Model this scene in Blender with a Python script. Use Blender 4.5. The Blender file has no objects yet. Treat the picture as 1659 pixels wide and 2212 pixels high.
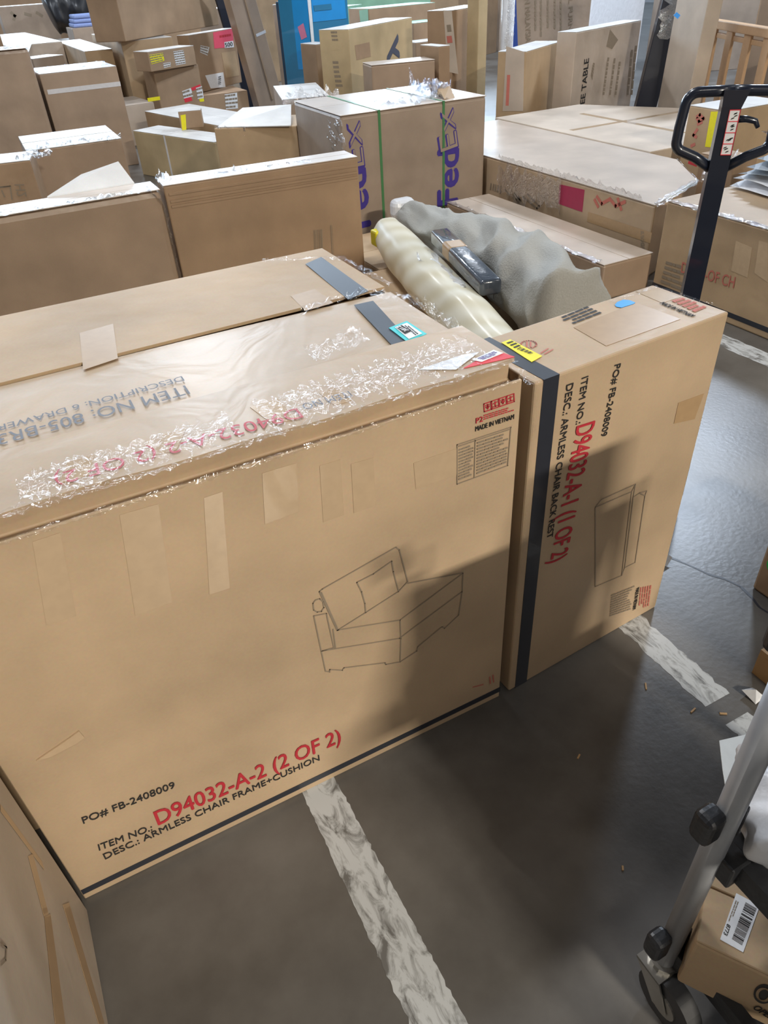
import bpy, bmesh, math, random
from mathutils import Vector, Matrix, noise
random.seed(7)
SC = bpy.context.scene
COL = SC.collection

# ------------------------------------------------------------------ camera
W, H = 1659, 2212
FPX, PITCH, ROLL, YAW, CAMH = 1558.7, .6522, -.063, .4468, 1.6
_f = Vector((math.sin(YAW)*math.cos(PITCH), math.cos(YAW)*math.cos(PITCH), -math.sin(PITCH)))
_r = Vector((math.cos(YAW), -math.sin(YAW), 0)); _u = _r.cross(_f)
RIGHT = math.cos(ROLL)*_r + math.sin(ROLL)*_u
UP = -math.sin(ROLL)*_r + math.cos(ROLL)*_u
CAM = Vector((0, 0, CAMH))
cd = bpy.data.cameras.new('camera'); cam = bpy.data.objects.new('camera', cd); COL.objects.link(cam)
cam.matrix_world = Matrix((RIGHT, UP, -_f)).transposed().to_4x4()
cam.location = CAM
cd.sensor_fit = 'HORIZONTAL'; cd.sensor_width = 36; cd.lens = 36*FPX/W
cd.clip_start = .02; cd.clip_end = 200
SC.camera = cam
SC.view_settings.view_transform = 'Standard'; SC.view_settings.look = 'None'
SC.view_settings.exposure = 0.0; SC.view_settings.gamma = 1; SC.view_settings.use_curve_mapping = False

# ------------------------------------------------------------------ world + lights
wd = bpy.data.worlds.new('world'); SC.world = wd; wd.use_nodes = True
wd.node_tree.nodes['Background'].inputs[0].default_value = (.55, .62, .75, 1)
wd.node_tree.nodes['Background'].inputs[1].default_value = .3
CEIL = 6.6
def area(name, loc, size, energy, color, target=None):
    l = bpy.data.lights.new(name, 'AREA'); l.shape = 'RECTANGLE'; l.size, l.size_y = size
    l.energy = energy; l.color = color
    o = bpy.data.objects.new(name, l); COL.objects.link(o); o.location = loc
    if target is not None:
        o.rotation_euler = (Vector(target)-Vector(loc)).to_track_quat('-Z', 'Y').to_euler()
    return o
LAMPS = [  # x, y, power, colour : linear high-bay fixtures under the ceiling
    (2.3, -9.2, 2100, (1, .92, .79)), (-.9, -2.8, 45, (1, .93, .82)), (5.5, -2.4, 40, (1, .94, .86)),
    (.6, 4.4, 165, (.95, .97, 1)), (8.8, 6.8, 620, (.72, .84, 1)), (-3.8, 4.5, 90, (.93, .96, 1)),
    (2.6, 12.4, 330, (.86, .92, 1)), (9.0, 13.5, 220, (.86, .92, 1)), (-4, 12, 150, (.86, .92, 1)),
    (13, 2, 150, (.88, .93, 1))]
for x, y, p, c in LAMPS:
    area('high_bay_light', (x, y, CEIL-.42), (1.25, .5), p, c)
# daylight from the high windows of the far wall
area('window_daylight', (6, 25.3, 4.4), (26, 2.6), 3000, (.66, .82, 1), (6, 0, 3.0))

# ------------------------------------------------------------------ pixel helpers
def ray(px, py):
    return RIGHT*((px-W/2)/FPX) + UP*(-(py-H/2)/FPX) + _f
def atz(p, z):
    d = ray(*p); return CAM + d*((z-CAMH)/d.z)
def atx(p, x):
    d = ray(*p); return CAM + d*(x/d.x)
def aty(p, y):
    d = ray(*p); return CAM + d*(y/d.y)

# ------------------------------------------------------------------ materials
def newmat(name):
    m = bpy.data.materials.new(name); m.use_nodes = True
    nt = m.node_tree; b = nt.nodes['Principled BSDF']
    return m, nt, b
def simple(name, col, rough=.6, metal=0, spec=.5, coat=0, bump=0, bscale=40):
    m, nt, b = newmat(name)
    b.inputs['Base Color'].default_value = (*col, 1); b.inputs['Roughness'].default_value = rough
    b.inputs['Metallic'].default_value = metal; b.inputs['Specular IOR Level'].default_value = spec
    b.inputs['Coat Weight'].default_value = coat
    tc = nt.nodes.new('ShaderNodeTexCoord')
    n = nt.nodes.new('ShaderNodeTexNoise'); n.inputs['Scale'].default_value = bscale; n.inputs['Detail'].default_value = 4
    nt.links.new(tc.outputs['Object'], n.inputs['Vector'])
    mx = nt.nodes.new('ShaderNodeMix'); mx.data_type = 'RGBA'
    mx.inputs[6].default_value = (*[c*.88 for c in col], 1); mx.inputs[7].default_value = (*[min(1, c*1.08) for c in col], 1)
    nt.links.new(n.outputs['Fac'], mx.inputs[0]); nt.links.new(mx.outputs[2], b.inputs['Base Color'])
    if bump:
        bp = nt.nodes.new('ShaderNodeBump'); bp.inputs['Strength'].default_value = bump; bp.inputs['Distance'].default_value = .01
        nt.links.new(n.outputs['Fac'], bp.inputs['Height']); nt.links.new(bp.outputs[0], b.inputs['Normal'])
    return m
def cardboard(name, col, wrap=0., rough=.62):
    m, nt, b = newmat(name)
    tc = nt.nodes.new('ShaderNodeTexCoord')
    n1 = nt.nodes.new('ShaderNodeTexNoise'); n1.inputs['Scale'].default_value = 3.2; n1.inputs['Detail'].default_value = 6
    n2 = nt.nodes.new('ShaderNodeTexNoise'); n2.inputs['Scale'].default_value = 160; n2.inputs['Detail'].default_value = 2
    nt.links.new(tc.outputs['Object'], n1.inputs['Vector']); nt.links.new(tc.outputs['Object'], n2.inputs['Vector'])
    r = nt.nodes.new('ShaderNodeValToRGB')
    r.color_ramp.elements[0].position = .32; r.color_ramp.elements[0].color = (*[c*.84 for c in col], 1)
    r.color_ramp.elements[1].position = .68; r.color_ramp.elements[1].color = (*[min(1, c*1.1) for c in col], 1)
    nt.links.new(n1.outputs['Fac'], r.inputs[0])
    mx = nt.nodes.new('ShaderNodeMix'); mx.data_type = 'RGBA'; mx.blend_type = 'MULTIPLY'; mx.inputs[0].default_value = .16
    nt.links.new(r.outputs[0], mx.inputs[6]); nt.links.new(n2.outputs['Color'], mx.inputs[7])
    nt.links.new(mx.outputs[2], b.inputs['Base Color'])
    b.inputs['Roughness'].default_value = rough
    b.inputs['Specular IOR Level'].default_value = .45
    n3 = nt.nodes.new('ShaderNodeTexNoise'); n3.inputs['Scale'].default_value = 5; n3.inputs['Detail'].default_value = 3
    nt.links.new(tc.outputs['Object'], n3.inputs['Vector'])
    bp = nt.nodes.new('ShaderNodeBump'); bp.inputs['Strength'].default_value = .35; bp.inputs['Distance'].default_value = .02
    nt.links.new(n3.outputs['Fac'], bp.inputs['Height']); nt.links.new(bp.outputs[0], b.inputs['Normal'])
    if wrap:   # clear stretch film lying tight on the board
        b.inputs['Coat Weight'].default_value = wrap; b.inputs['Coat Roughness'].default_value = .33
        w = nt.nodes.new('ShaderNodeTexNoise'); w.inputs['Scale'].default_value = 6; w.inputs['Detail'].default_value = 3
        w.inputs['Distortion'].default_value = 1.5
        nt.links.new(tc.outputs['Object'], w.inputs['Vector'])
        b2 = nt.nodes.new('ShaderNodeBump'); b2.inputs['Strength'].default_value = .16; b2.inputs['Distance'].default_value = .02
        nt.links.new(w.outputs['Fac'], b2.inputs['Height']); nt.links.new(b2.outputs[0], b.inputs['Coat Normal'])
    return m
KRAFT = (.53, .375, .225)
M = {
 'kraft': cardboard('kraft_board', KRAFT),
 'kraftA': cardboard('kraft_board_fresh', (.57, .415, .265), .2),
 'kraftW': cardboard('kraft_board_wrapped', (.53, .385, .245), .75),
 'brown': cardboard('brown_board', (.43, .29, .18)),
 'brownW': cardboard('brown_board_wrapped', (.42, .295, .20), .8),
 'dull': cardboard('dull_board', (.42, .325, .25), .25), 'paledull': cardboard('pale_dull_board', (.54, .45, .355), .25),
 'pale': cardboard('pale_board', (.62, .52, .42)),
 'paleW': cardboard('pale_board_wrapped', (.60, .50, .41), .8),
 'white': cardboard('white_board_and_sheen', (.74, .73, .71), .3),  # white flaps, and background carton tops with window sheen put into the colour
 'yellowkraft': cardboard('yellow_kraft_board', (.58, .44, .25)),
 'greenboard': cardboard('mint_board', (.30, .56, .40), .3),
 'darkedge': simple('board_inside', (.22, .145, .085), .9),
 'tape': simple('tan_tape', (.47, .31, .165), .35, coat=.3),
 'ctape': simple('clear_tape', (.57, .42, .27), .22, coat=.6),
 'whitetape': simple('white_tape', (.72, .70, .70), .4),
 'blacktape': simple('black_tape', (.028, .031, .042), .38, coat=.2),
 'ink': simple('black_ink', (.03, .028, .027), .7),
 'greyink': simple('grey_ink', (.29, .23, .165), .7),
 'blueink': simple('dark_blue_ink', (.08, .09, .13), .7), 'fadeink': simple('faded_blue_ink', (.17, .18, .21), .6), 'fadered': simple('faded_crimson_ink', (.55, .09, .11), .6),
 'red': simple('red_ink', (.52, .03, .045), .65),
 'palered': simple('faded_red_ink', (.56, .17, .13), .7),
 'purple': simple('purple_ink', (.06, .035, .30), .6),
 'yellow': simple('yellow_label', (.92, .83, .02), .45),
 'redlabel': simple('red_label', (.78, .05, .07), .4),
 'pinklabel': simple('pink_label', (.80, .10, .17), .4),
 'whitelabel': simple('white_label', (.85, .86, .88), .4),
 'teal': simple('teal_label', (.04, .62, .66), .4),
 'bluedot': simple('blue_sticker', (.01, .33, .86), .4),
 'bluestripe': simple('blue_stripe', (.03, .08, .36), .5),
 'greenstrap': simple('green_strap', (.07, .24, .09), .35),
 'whiteplastic': simple('white_plastic', (.78, .80, .84), .3, bump=.5, bscale=18),
 'blackplastic': simple('black_plastic', (.018, .019, .022), .38, bump=.15, bscale=60),
 'blackpaint': simple('black_enamel', (.012, .016, .03), .28, coat=.4),
 'alu': simple('grey_aluminium', (.36, .375, .40), .42, metal=.25),
 'steel': simple('zinc_steel', (.5, .48, .44), .3, metal=.9),
 'rubber': simple('grey_rubber', (.05, .05, .052), .7),
 'wood': simple('pine_wood', (.60, .38, .18), .6, bump=.2, bscale=12),
 'woodbrown': simple('crib_wood', (.56, .35, .19), .45),
 'greycloth': simple('grey_blanket', (.40, .395, .365), .95, bump=.5, bscale=120),
 'creamcloth': simple('cream_wrap', (.70, .66, .52), .4, coat=.5, bump=.4, bscale=20),
 'bluecloth': simple('blue_cloth', (.25, .33, .62), .8),
 'blueprint': simple('blue_print', (.01, .33, .80), .3, coat=.6, bscale=6),
 'tealprint': simple('teal_print', (.02, .22, .42), .3, coat=.6, bscale=6),
 'pinkprint': simple('pink_print', (.75, .25, .42), .3),
 'wallpaint': simple('wall_paint', (.26, .26, .27), .8),
 'ceilpaint': simple('ceiling_paint', (.24, .24, .24), .9),
 'paper': simple('white_paper', (.86, .88, .85), .6),
 'greendot': simple('green_label', (.05, .62, .12), .4),
}
def stripes_mat():
    m, nt, b = newmat('cream_wrap_striped')
    tc = nt.nodes.new('ShaderNodeTexCoord')
    w = nt.nodes.new('ShaderNodeTexWave'); w.wave_type = 'BANDS'; w.bands_direction = 'DIAGONAL'
    w.inputs['Scale'].default_value = 2.6; w.inputs['Distortion'].default_value = 3
    nt.links.new(tc.outputs['Object'], w.inputs['Vector'])
    r = nt.nodes.new('ShaderNodeValToRGB')
    r.color_ramp.elements[0].color = (.60, .55, .40, 1); r.color_ramp.elements[1].color = (.70, .67, .55, 1)
    nt.links.new(w.outputs['Fac'], r.inputs[0]); nt.links.new(r.outputs[0], b.inputs['Base Color'])
    b.inputs['Roughness'].default_value = .6; b.inputs['Coat Weight'].default_value = .22; b.inputs['Coat Roughness'].default_value = .2
    bp = nt.nodes.new('ShaderNodeBump'); bp.inputs['Strength'].default_value = .12; bp.inputs['Distance'].default_value = .02
    nt.links.new(w.outputs['Fac'], bp.inputs['Height']); nt.links.new(bp.outputs[0], b.inputs['Normal'])
    return m
M['cream'] = stripes_mat()
def film_mat(name, gl, tint):
    m, nt, b = newmat(name)
    nt.nodes.remove(b)
    t = nt.nodes.new('ShaderNodeBsdfTransparent'); g = nt.nodes.new('ShaderNodeBsdfGlossy')
    g.inputs['Roughness'].default_value = .14; g.inputs['Color'].default_value = (*tint, 1)
    mx = nt.nodes.new('ShaderNodeMixShader'); mx.inputs[0].default_value = gl
    nt.links.new(t.outputs[0], mx.inputs[1]); nt.links.new(g.outputs[0], mx.inputs[2])
    tc = nt.nodes.new('ShaderNodeTexCoord'); n = nt.nodes.new('ShaderNodeTexNoise'); n.inputs['Scale'].default_value = 30; n.inputs['Distortion'].default_value = 2
    nt.links.new(tc.outputs['Object'], n.inputs['Vector'])
    bp = nt.nodes.new('ShaderNodeBump'); bp.inputs['Strength'].default_value = .6; bp.inputs['Distance'].default_value = .02
    nt.links.new(n.outputs['Fac'], bp.inputs['Height']); nt.links.new(bp.outputs[0], g.inputs['Normal'])
    nt.links.new(mx.outputs[0], nt.nodes['Material Output'].inputs['Surface'])
    return m
M['film'] = film_mat('clear_stretch_film', .085, (1, 1, 1))
M['film2'] = film_mat('thick_stretch_film', .40, (.93, .96, 1))
M['filmblue'] = film_mat('bluish_plastic', .35, (.75, .83, 1))
def floor_mat():
    m, nt, b = newmat('concrete_floor')
    tc = nt.nodes.new('ShaderNodeTexCoord')
    n = nt.nodes.new('ShaderNodeTexNoise'); n.inputs['Scale'].default_value = 1.6; n.inputs['Detail'].default_value = 8; n.inputs['Roughness'].default_value = .6
    nt.links.new(tc.outputs['Object'], n.inputs['Vector'])
    r = nt.nodes.new('ShaderNodeValToRGB')
    r.color_ramp.elements[0].position = .34; r.color_ramp.elements[0].color = (.075, .069, .063, 1)
    r.color_ramp.elements[1].position = .66; r.color_ramp.elements[1].color = (.175, .168, .157, 1)
    nt.links.new(n.outputs['Fac'], r.inputs[0])
    s = nt.nodes.new('ShaderNodeTexVoronoi'); s.inputs['Scale'].default_value = 7; s.inputs['Randomness'].default_value = 1
    nt.links.new(tc.outputs['Object'], s.inputs['Vector'])
    lt = nt.nodes.new('ShaderNodeMath'); lt.operation = 'LESS_THAN'; lt.inputs[1].default_value = .016
    nt.links.new(s.outputs['Distance'], lt.inputs[0])
    mx = nt.nodes.new('ShaderNodeMix'); mx.data_type = 'RGBA'; mx.inputs[7].default_value = (.30, .29, .27, 1)
    nt.links.new(lt.outputs[0], mx.inputs[0]); nt.links.new(r.outputs[0], mx.inputs[6])
    nt.links.new(mx.outputs[2], b.inputs['Base Color'])
    r2 = nt.nodes.new('ShaderNodeMapRange'); r2.inputs['To Min'].default_value = .24; r2.inputs['To Max'].default_value = .44
    nt.links.new(n.outputs['Fac'], r2.inputs['Value']); nt.links.new(r2.outputs[0], b.inputs['Roughness'])
    n2 = nt.nodes.new('ShaderNodeTexNoise'); n2.inputs['Scale'].default_value = 60; n2.inputs['Detail'].default_value = 4
    nt.links.new(tc.outputs['Object'], n2.inputs['Vector'])
    bp = nt.nodes.new('ShaderNodeBump'); bp.inputs['Strength'].default_value = .12; bp.inputs['Distance'].default_value = .004
    nt.links.new(n2.outputs['Fac'], bp.inputs['Height']); nt.links.new(bp.outputs[0], b.inputs['Normal'])
    return m
def paint_mat():
    m, nt, b = newmat('worn_floor_paint')
    tc = nt.nodes.new('ShaderNodeTexCoord')
    mp = nt.nodes.new('ShaderNodeMapping'); mp.inputs['Scale'].default_value = (14, 5, 1); mp.inputs['Rotation'].default_value = (0, 0, .35)
    nt.links.new(tc.outputs['Object'], mp.inputs['Vector'])
    n = nt.nodes.new('ShaderNodeTexNoise'); n.inputs['Scale'].default_value = 2.2; n.inputs['Detail'].default_value = 7; n.inputs['Roughness'].default_value = .65; n.inputs['Distortion'].default_value = .8
    nt.links.new(mp.outputs[0], n.inputs['Vector'])
    r = nt.nodes.new('ShaderNodeValToRGB')
    r.color_ramp.elements[0].position = .36; r.color_ramp.elements[0].color = (.16, .16, .155, 1)
    r.color_ramp.elements[1].position = .52; r.color_ramp.elements[1].color = (.58, .61, .63, 1)
    nt.links.new(n.outputs['Fac'], r.inputs[0]); nt.links.new(r.outputs[0], b.inputs['Base Color'])
    b.inputs['Roughness'].default_value = .5
    return m
M['floor'] = floor_mat(); M['paint'] = paint_mat()
def emit(name, col, s):
    m, nt, b = newmat(name); b.inputs['Base Color'].default_value = (*col, 1)
    b.inputs['Emission Color'].default_value = (*col, 1); b.inputs['Emission Strength'].default_value = s
    return m
M['lamp'] = emit('lamp_lens', (.95, .96, 1), 6)
M['daylight'] = emit('window_daylight_pane', (.68, .84, 1), 5)

# ------------------------------------------------------------------ mesh helpers
def mobj(name, verts, faces, mat, parent=None, smooth=False):
    me = bpy.data.meshes.new(name); me.from_pydata([tuple(v) for v in verts], [], faces); me.update()
    me.materials.append(M[mat] if isinstance(mat, str) else mat)
    if smooth:
        for p in me.polygons: p.use_smooth = True
    o = bpy.data.objects.new(name, me); COL.objects.link(o)
    if parent is not None: o.parent = parent
    return o
def boxv(x0, y0, z0, x1, y1, z1):
    return [Vector(p) for p in ((x0,y0,z0),(x1,y0,z0),(x1,y1,z0),(x0,y1,z0),(x0,y0,z1),(x1,y0,z1),(x1,y1,z1),(x0,y1,z1))]
BF = [(0,3,2,1),(4,5,6,7),(0,1,5,4),(1,2,6,5),(2,3,7,6),(3,0,4,7)]
class MB:
    def __init__(s): s.v = []; s.f = []
    def add(s, v, f):
        k = len(s.v); s.v += [Vector(p) for p in v]; s.f += [tuple(i+k for i in q) for q in f]; return s
    def box(s, *a): return s.add(boxv(*a), BF)
    def prism(s, pts, nvec):
        n = len(pts); nv = Vector(nvec)
        v = [Vector(p) for p in pts]+[Vector(p)+nv for p in pts]
        f = [tuple(range(n-1, -1, -1)), tuple(range(n, 2*n))]+[(i, (i+1) % n, n+(i+1) % n, n+i) for i in range(n)]
        return s.add(v, f)
    def tube(s, pts, r, seg=12, caps=True):
        pts = [Vector(p) for p in pts]; n = len(pts); rr = r if isinstance(r, (list, tuple)) else [r]*n
        v = []; f = []; ref = None
        for i, p in enumerate(pts):
            t = (pts[min(i+1, n-1)]-pts[max(i-1, 0)]).normalized()
            if ref is None:
                ref = Vector((0,0,1)) if abs(t.z) < .9 else Vector((1,0,0))
            a = (ref-t*ref.dot(t)).normalized(); b = t.cross(a); ref = a
            for k in range(seg):
                an = 2*math.pi*k/seg; v.append(p+(a*math.cos(an)+b*math.sin(an))*rr[i])
        for i in range(n-1):
            for k in range(seg):
                k2 = (k+1) % seg; f.append((i*seg+k, i*seg+k2, (i+1)*seg+k2, (i+1)*seg+k))
        if caps: f.append(tuple(range(seg-1, -1, -1))); f.append(tuple(range((n-1)*seg, n*seg)))
        return s.add(v, f)
    def build(s, name, mat, parent=None, smooth=False): return mobj(name, s.v, s.f, mat, parent, smooth)
def bevel(o, off, seg=2):
    bm = bmesh.new(); bm.from_mesh(o.data)
    bmesh.ops.recalc_face_normals(bm, faces=bm.faces)
    bmesh.ops.bevel(bm, geom=list(bm.edges), offset=off, segments=seg, affect='EDGES', clamp_overlap=True, profile=.5)
    bm.to_mesh(o.data); bm.free(); return o
def fixn(o):
    bm = bmesh.new(); bm.from_mesh(o.data); bmesh.ops.recalc_face_normals(bm, faces=bm.faces); bm.to_mesh(o.data); bm.free(); return o
def tag(o, label, cat, group=None):
    o['label'] = label; o['category'] = cat
    if group: o['group'] = group
    return o
def struct(o): o['kind'] = 'structure'; return o
def empty(name, loc, rz=0):
    o = bpy.data.objects.new(name, None); COL.objects.link(o); o.location = loc; o.rotation_euler = (0, 0, rz)
    o.empty_display_size = .1; return o

# ------------------------------------------------------------------ cartons
class Carton: pass
def carton(label, x, y, yaw, w, d, z0, h, mat='kraft', topmat=None, name='cardboard_box', flaps=True, seam='x', tape=None, tilt=None, gap=.004, bev=.006, cat='box', group=None):
    """local frame: origin front-left-bottom, x right, y back, z up"""
    c = Carton(); c.w, c.d, c.h = w, d, h
    c.root = empty(name, (x, y, z0), yaw)
    mw = Matrix.Translation((x, y, z0)) @ Matrix.Rotation(yaw, 4, 'Z')
    if tilt is not None:
        q = Matrix.Rotation(yaw, 4, 'Z') @ Matrix.Rotation(tilt[0], 4, 'X') @ Matrix.Rotation(tilt[1], 4, 'Y')
        c.root.rotation_euler = q.to_euler(); mw = Matrix.Translation((x, y, z0)) @ q
    c.mw = mw; c.inv = mw.inverted()
    tag(c.root, label, cat, group)
    th = .005 if flaps else 0
    b = MB().box(0, 0, 0, w, d, h-th).build('body', mat, c.root); bevel(b, bev); c.body = b
    if flaps:
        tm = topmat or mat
        if seam == 'x':
            bevel(MB().box(.001, .001, h-th, w-.001, d/2-gap/2, h).build('top_flap', tm, c.root), .0015, 1)
            bevel(MB().box(.001, d/2+gap/2, h-th, w-.001, d-.001, h).build('top_flap', tm, c.root), .0015, 1)
        else:
            bevel(MB().box(.001, .001, h-th, w/2-gap/2, d-.001, h).build('top_flap', tm, c.root), .0015, 1)
            bevel(MB().box(w/2+gap/2, .001, h-th, w-.001, d-.001, h).build('top_flap', tm, c.root), .0015, 1)
        if tape:
            m = MB(); t = .0009; tw = min(.03, d*.2)
            if seam == 'x':
                m.box(-t, d/2-tw, h-.07, 0, d/2+tw, h+t); m.box(0, d/2-tw, h, w, d/2+tw, h+t); m.box(w, d/2-tw, h-.07, w+t, d/2+tw, h+t)
            else:
                m.box(w/2-tw, -t, h-.07, w/2+tw, 0, h+t); m.box(w/2-tw, 0, h, w/2+tw, d, h+t); m.box(w/2-tw, d, h-.07, w/2+tw, d+t, h+t)
            m.build('tape_strip', tape, c.root)
    return c
def cpx(label, TL, TR, zr, depth, z0=0., ztop=None, **k):
    """carton whose front-top edge shows from pixel TL to pixel TR at height zr"""
    a = atz(TL, zr); b = atz(TR, zr); v = b-a
    return carton(label, a.x, a.y, math.atan2(v.y, v.x), v.length, depth, z0, (ztop or zr)-z0, **k)
NORM = {'F': Vector((0,-1,0)), 'T': Vector((0,0,1)), 'L': Vector((-1,0,0)), 'R': Vector((1,0,0))}
def fpt(c, face, p):
    o = c.inv @ CAM; d = c.inv.to_3x3() @ ray(*p)
    if face == 'F': t = -o.y/d.y
    elif face == 'L': t = -o.x/d.x
    elif face == 'R': t = (c.w-o.x)/d.x
    else: t = (c.h-o.z)/d.z
    return o+d*t
def quad(c, face, pts, mat, name='label', off=.0006, t=.0008, parent=None):
    n = NORM[face]; P = [fpt(c, face, p)+n*off for p in pts]
    o = MB().prism(P, n*t).build(name, mat, parent or c.root); return fixn(o)
def bilin(P, u, v): return P[0]*(1-u)*(1-v)+P[1]*u*(1-v)+P[2]*u*v+P[3]*(1-u)*v
def dashes(c, face, pts, rows, mat, name='printed_text', off=.0018, fill=.55, parent=None, words=(.06, .2)):
    """block of small print; pts: top-left, top-right, bottom-right, bottom-left as read"""
    n = NORM[face]; P = [fpt(c, face, p)+n*off for p in pts]; m = MB()
    for r in range(rows):
        v0 = (r+.2)/rows; v1 = v0+fill/rows; u = 0
        end = random.uniform(.7, 1)
        while u < end:
            wl = random.uniform(*words); u2 = min(u+wl, 1)
            m.add([bilin(P, u, v0), bilin(P, u2, v0), bilin(P, u2, v1), bilin(P, u, v1)], [(0,1,2,3)]); u = u2+.025
    return m.build(name, mat, parent or c.root)
def bars(c, face, pts, n_, mat='ink', name='barcode', off=.0018, parent=None):
    n = NORM[face]; P = [fpt(c, face, p)+n*off for p in pts]; m = MB(); u = 0.
    ws = [random.choice((1, 1, 2, 3)) for _ in range(2*n_)]; s = sum(ws)
    for i, w_ in enumerate(ws):
        if i % 2 == 0:
            a, b = u/s, (u+w_)/s; m.add([bilin(P, a, 0), bilin(P, b, 0), bilin(P, b, 1), bilin(P, a, 1)], [(0,1,2,3)])
        u += w_
    return m.build(name, mat, parent or c.root)
_tc = {}
def textmesh(s, bold):
    k = (s, bold)
    if k in _tc: return _tc[k]
    cu = bpy.data.curves.new('t', 'FONT'); cu.body = s; cu.size = 1; cu.offset = min(bold, 0); cu.resolution_u = 3
    o = bpy.data.objects.new('t', cu); COL.objects.link(o)
    bpy.context.view_layer.update()
    me = o.to_mesh(); v = [p.co.copy() for p in me.vertices]; f = [tuple(p.vertices) for p in me.polygons]
    o.to_mesh_clear(); bpy.data.objects.remove(o); bpy.data.curves.remove(cu)
    x0 = min(p.x for p in v); x1 = max(p.x for p in v)
    _tc[k] = ([Vector(((p.x-x0)/(x1-x0), p.y/.69, 0)) for p in v], f); return _tc[k]
def text(c, face, s, p0, p1, pc, mat='ink', bold=.006, name='printed_text', off=.0016, parent=None, skew=False):
    """baseline runs p0 -> p1, cap height reaches the level of pc"""
    n = NORM[face]; a = fpt(c, face, p0); b = fpt(c, face, p1); q = fpt(c, face, pc)
    u = b-a; un = u.normalized(); v = (q-a); v = v-un*v.dot(un)
    if u.cross(v).dot(n) < 0: print('MIRRORED TEXT', s)
    V, F = textmesh(s, bold)
    if bold > 0:
        k = bold*1.6*v.length/u.length; n0 = len(V)
        V = [p+Vector((dx*k, dy*bold*1.2, 0)) for dx, dy in ((-1, 0), (1, 0), (0, 1), (0, -1)) for p in V]
        F = [tuple(i+q*n0 for i in f) for q in range(4) for f in F]
    return mobj(name, [a+u*p.x+v*p.y+n*(off+i//max(1, len(V)//4)*.00025) for i, p in enumerate(V)], F, mat, parent or c.root)
def strokes(c, face, lines, width, mat, name='printed_drawing', off=.0016):
    n = NORM[face]; m = MB()
    for L in lines:
        P = [fpt(c, face, p)+n*off for p in L]
        for a, b in zip(P, P[1:]):
            if (b-a).length < 1e-5: continue
            s = n.cross((b-a).normalized())*width/2; e = (b-a).normalized()*width*.4
            m.add([a-s-e, b-s+e, b+s+e, a+s-e], [(0,1,2,3)])
    return m.build(name, mat, c.root)
def film(parent, path, side, width, amp, mat='film', name='film_wrap', n=40, rows=5, seed=0):
    """crumpled strip of clear film; path = polyline points, side = unit vector across"""
    if mat == 'film' and seed >= 12: mat = 'film2'
    rnd = random.Random(seed); path = [Vector(p) for p in path]; side = Vector(side)
    L = [0]
    for a, b in zip(path, path[1:]): L.append(L[-1]+(b-a).length)
    v = []; f = []
    up = side.cross((path[-1]-path[0]).normalized())
    if up.z < 0: up = -up
    for i in range(n+1):
        s = L[-1]*i/n; k = 0
        while k < len(path)-2 and s > L[k+1]: k += 1
        t = (s-L[k])/max(1e-6, L[k+1]-L[k]); p = path[k].lerp(path[k+1], t)
        wv = width*rnd.uniform(.55, 1.2)
        for j in range(rows):
            a = (j/(rows-1)-.5)*wv
            v.append(p+side*a+up*(abs(rnd.gauss(0, 1))*amp*.7+.001)+side*rnd.gauss(0, amp*.5))
    for i in range(n):
        for j in range(rows-1):
            f.append((i*rows+j, i*rows+j+1, (i+1)*rows+j+1, (i+1)*rows+j))
    return mobj(name, v, f, mat, parent, True)
# ================================================================== the building
fl = struct(MB().box(-14, -15, -.2, 22, 26, 0).build('floor', 'floor'))
struct(MB().box(-14, -15, CEIL, 22, 26, CEIL+.2).build('ceiling', 'ceilpaint'))
struct(MB().box(-14, 26, 0, 22, 26.2, CEIL).build('wall_back', 'wallpaint'))
struct(MB().box(-14, -15.2, 0, 22, -15, CEIL).build('wall_front', 'wallpaint'))
struct(MB().box(-14.2, -15, 0, -14, 26, CEIL).build('wall_left', 'wallpaint'))
struct(MB().box(22, -15, 0, 22.2, 26, CEIL).build('wall_right', 'wallpaint'))
for i in range(6):
    x0 = -8+i*4.8
    w_ = struct(MB().box(x0, 25.94, 3.0, x0+4.4, 25.995, 5.8).build('window_%d' % (i+1), 'daylight'))
    fr = MB()
    for k in range(5): fr.box(x0+k*1.1-.03, 25.9, 2.97, x0+k*1.1+.03, 25.935, 5.83)
    for z in (2.97, 4.4, 5.8): fr.box(x0-.03, 25.895, z, x0+4.43, 25.935, z+.05)
    fr.build('window_frame', 'alu', w_)
for x, y, p, c in LAMPS:
    r = tag(empty('high_bay_lamp', (x, y, CEIL-.4)), 'white high-bay warehouse lamp hanging from the ceiling', 'lamp', 'high-bay lamps under the roof')
    MB().box(-.66, -.29, .02, .66, .29, .12).build('housing', 'wallpaint', r)
    MB().box(-.625, -.25, .004, .625, .25, .018).build('lens', 'lamp', r)
    MB().tube([(0, 0, .12), (0, 0, .395)], .02, 8).build('hanger', 'steel', r)
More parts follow.
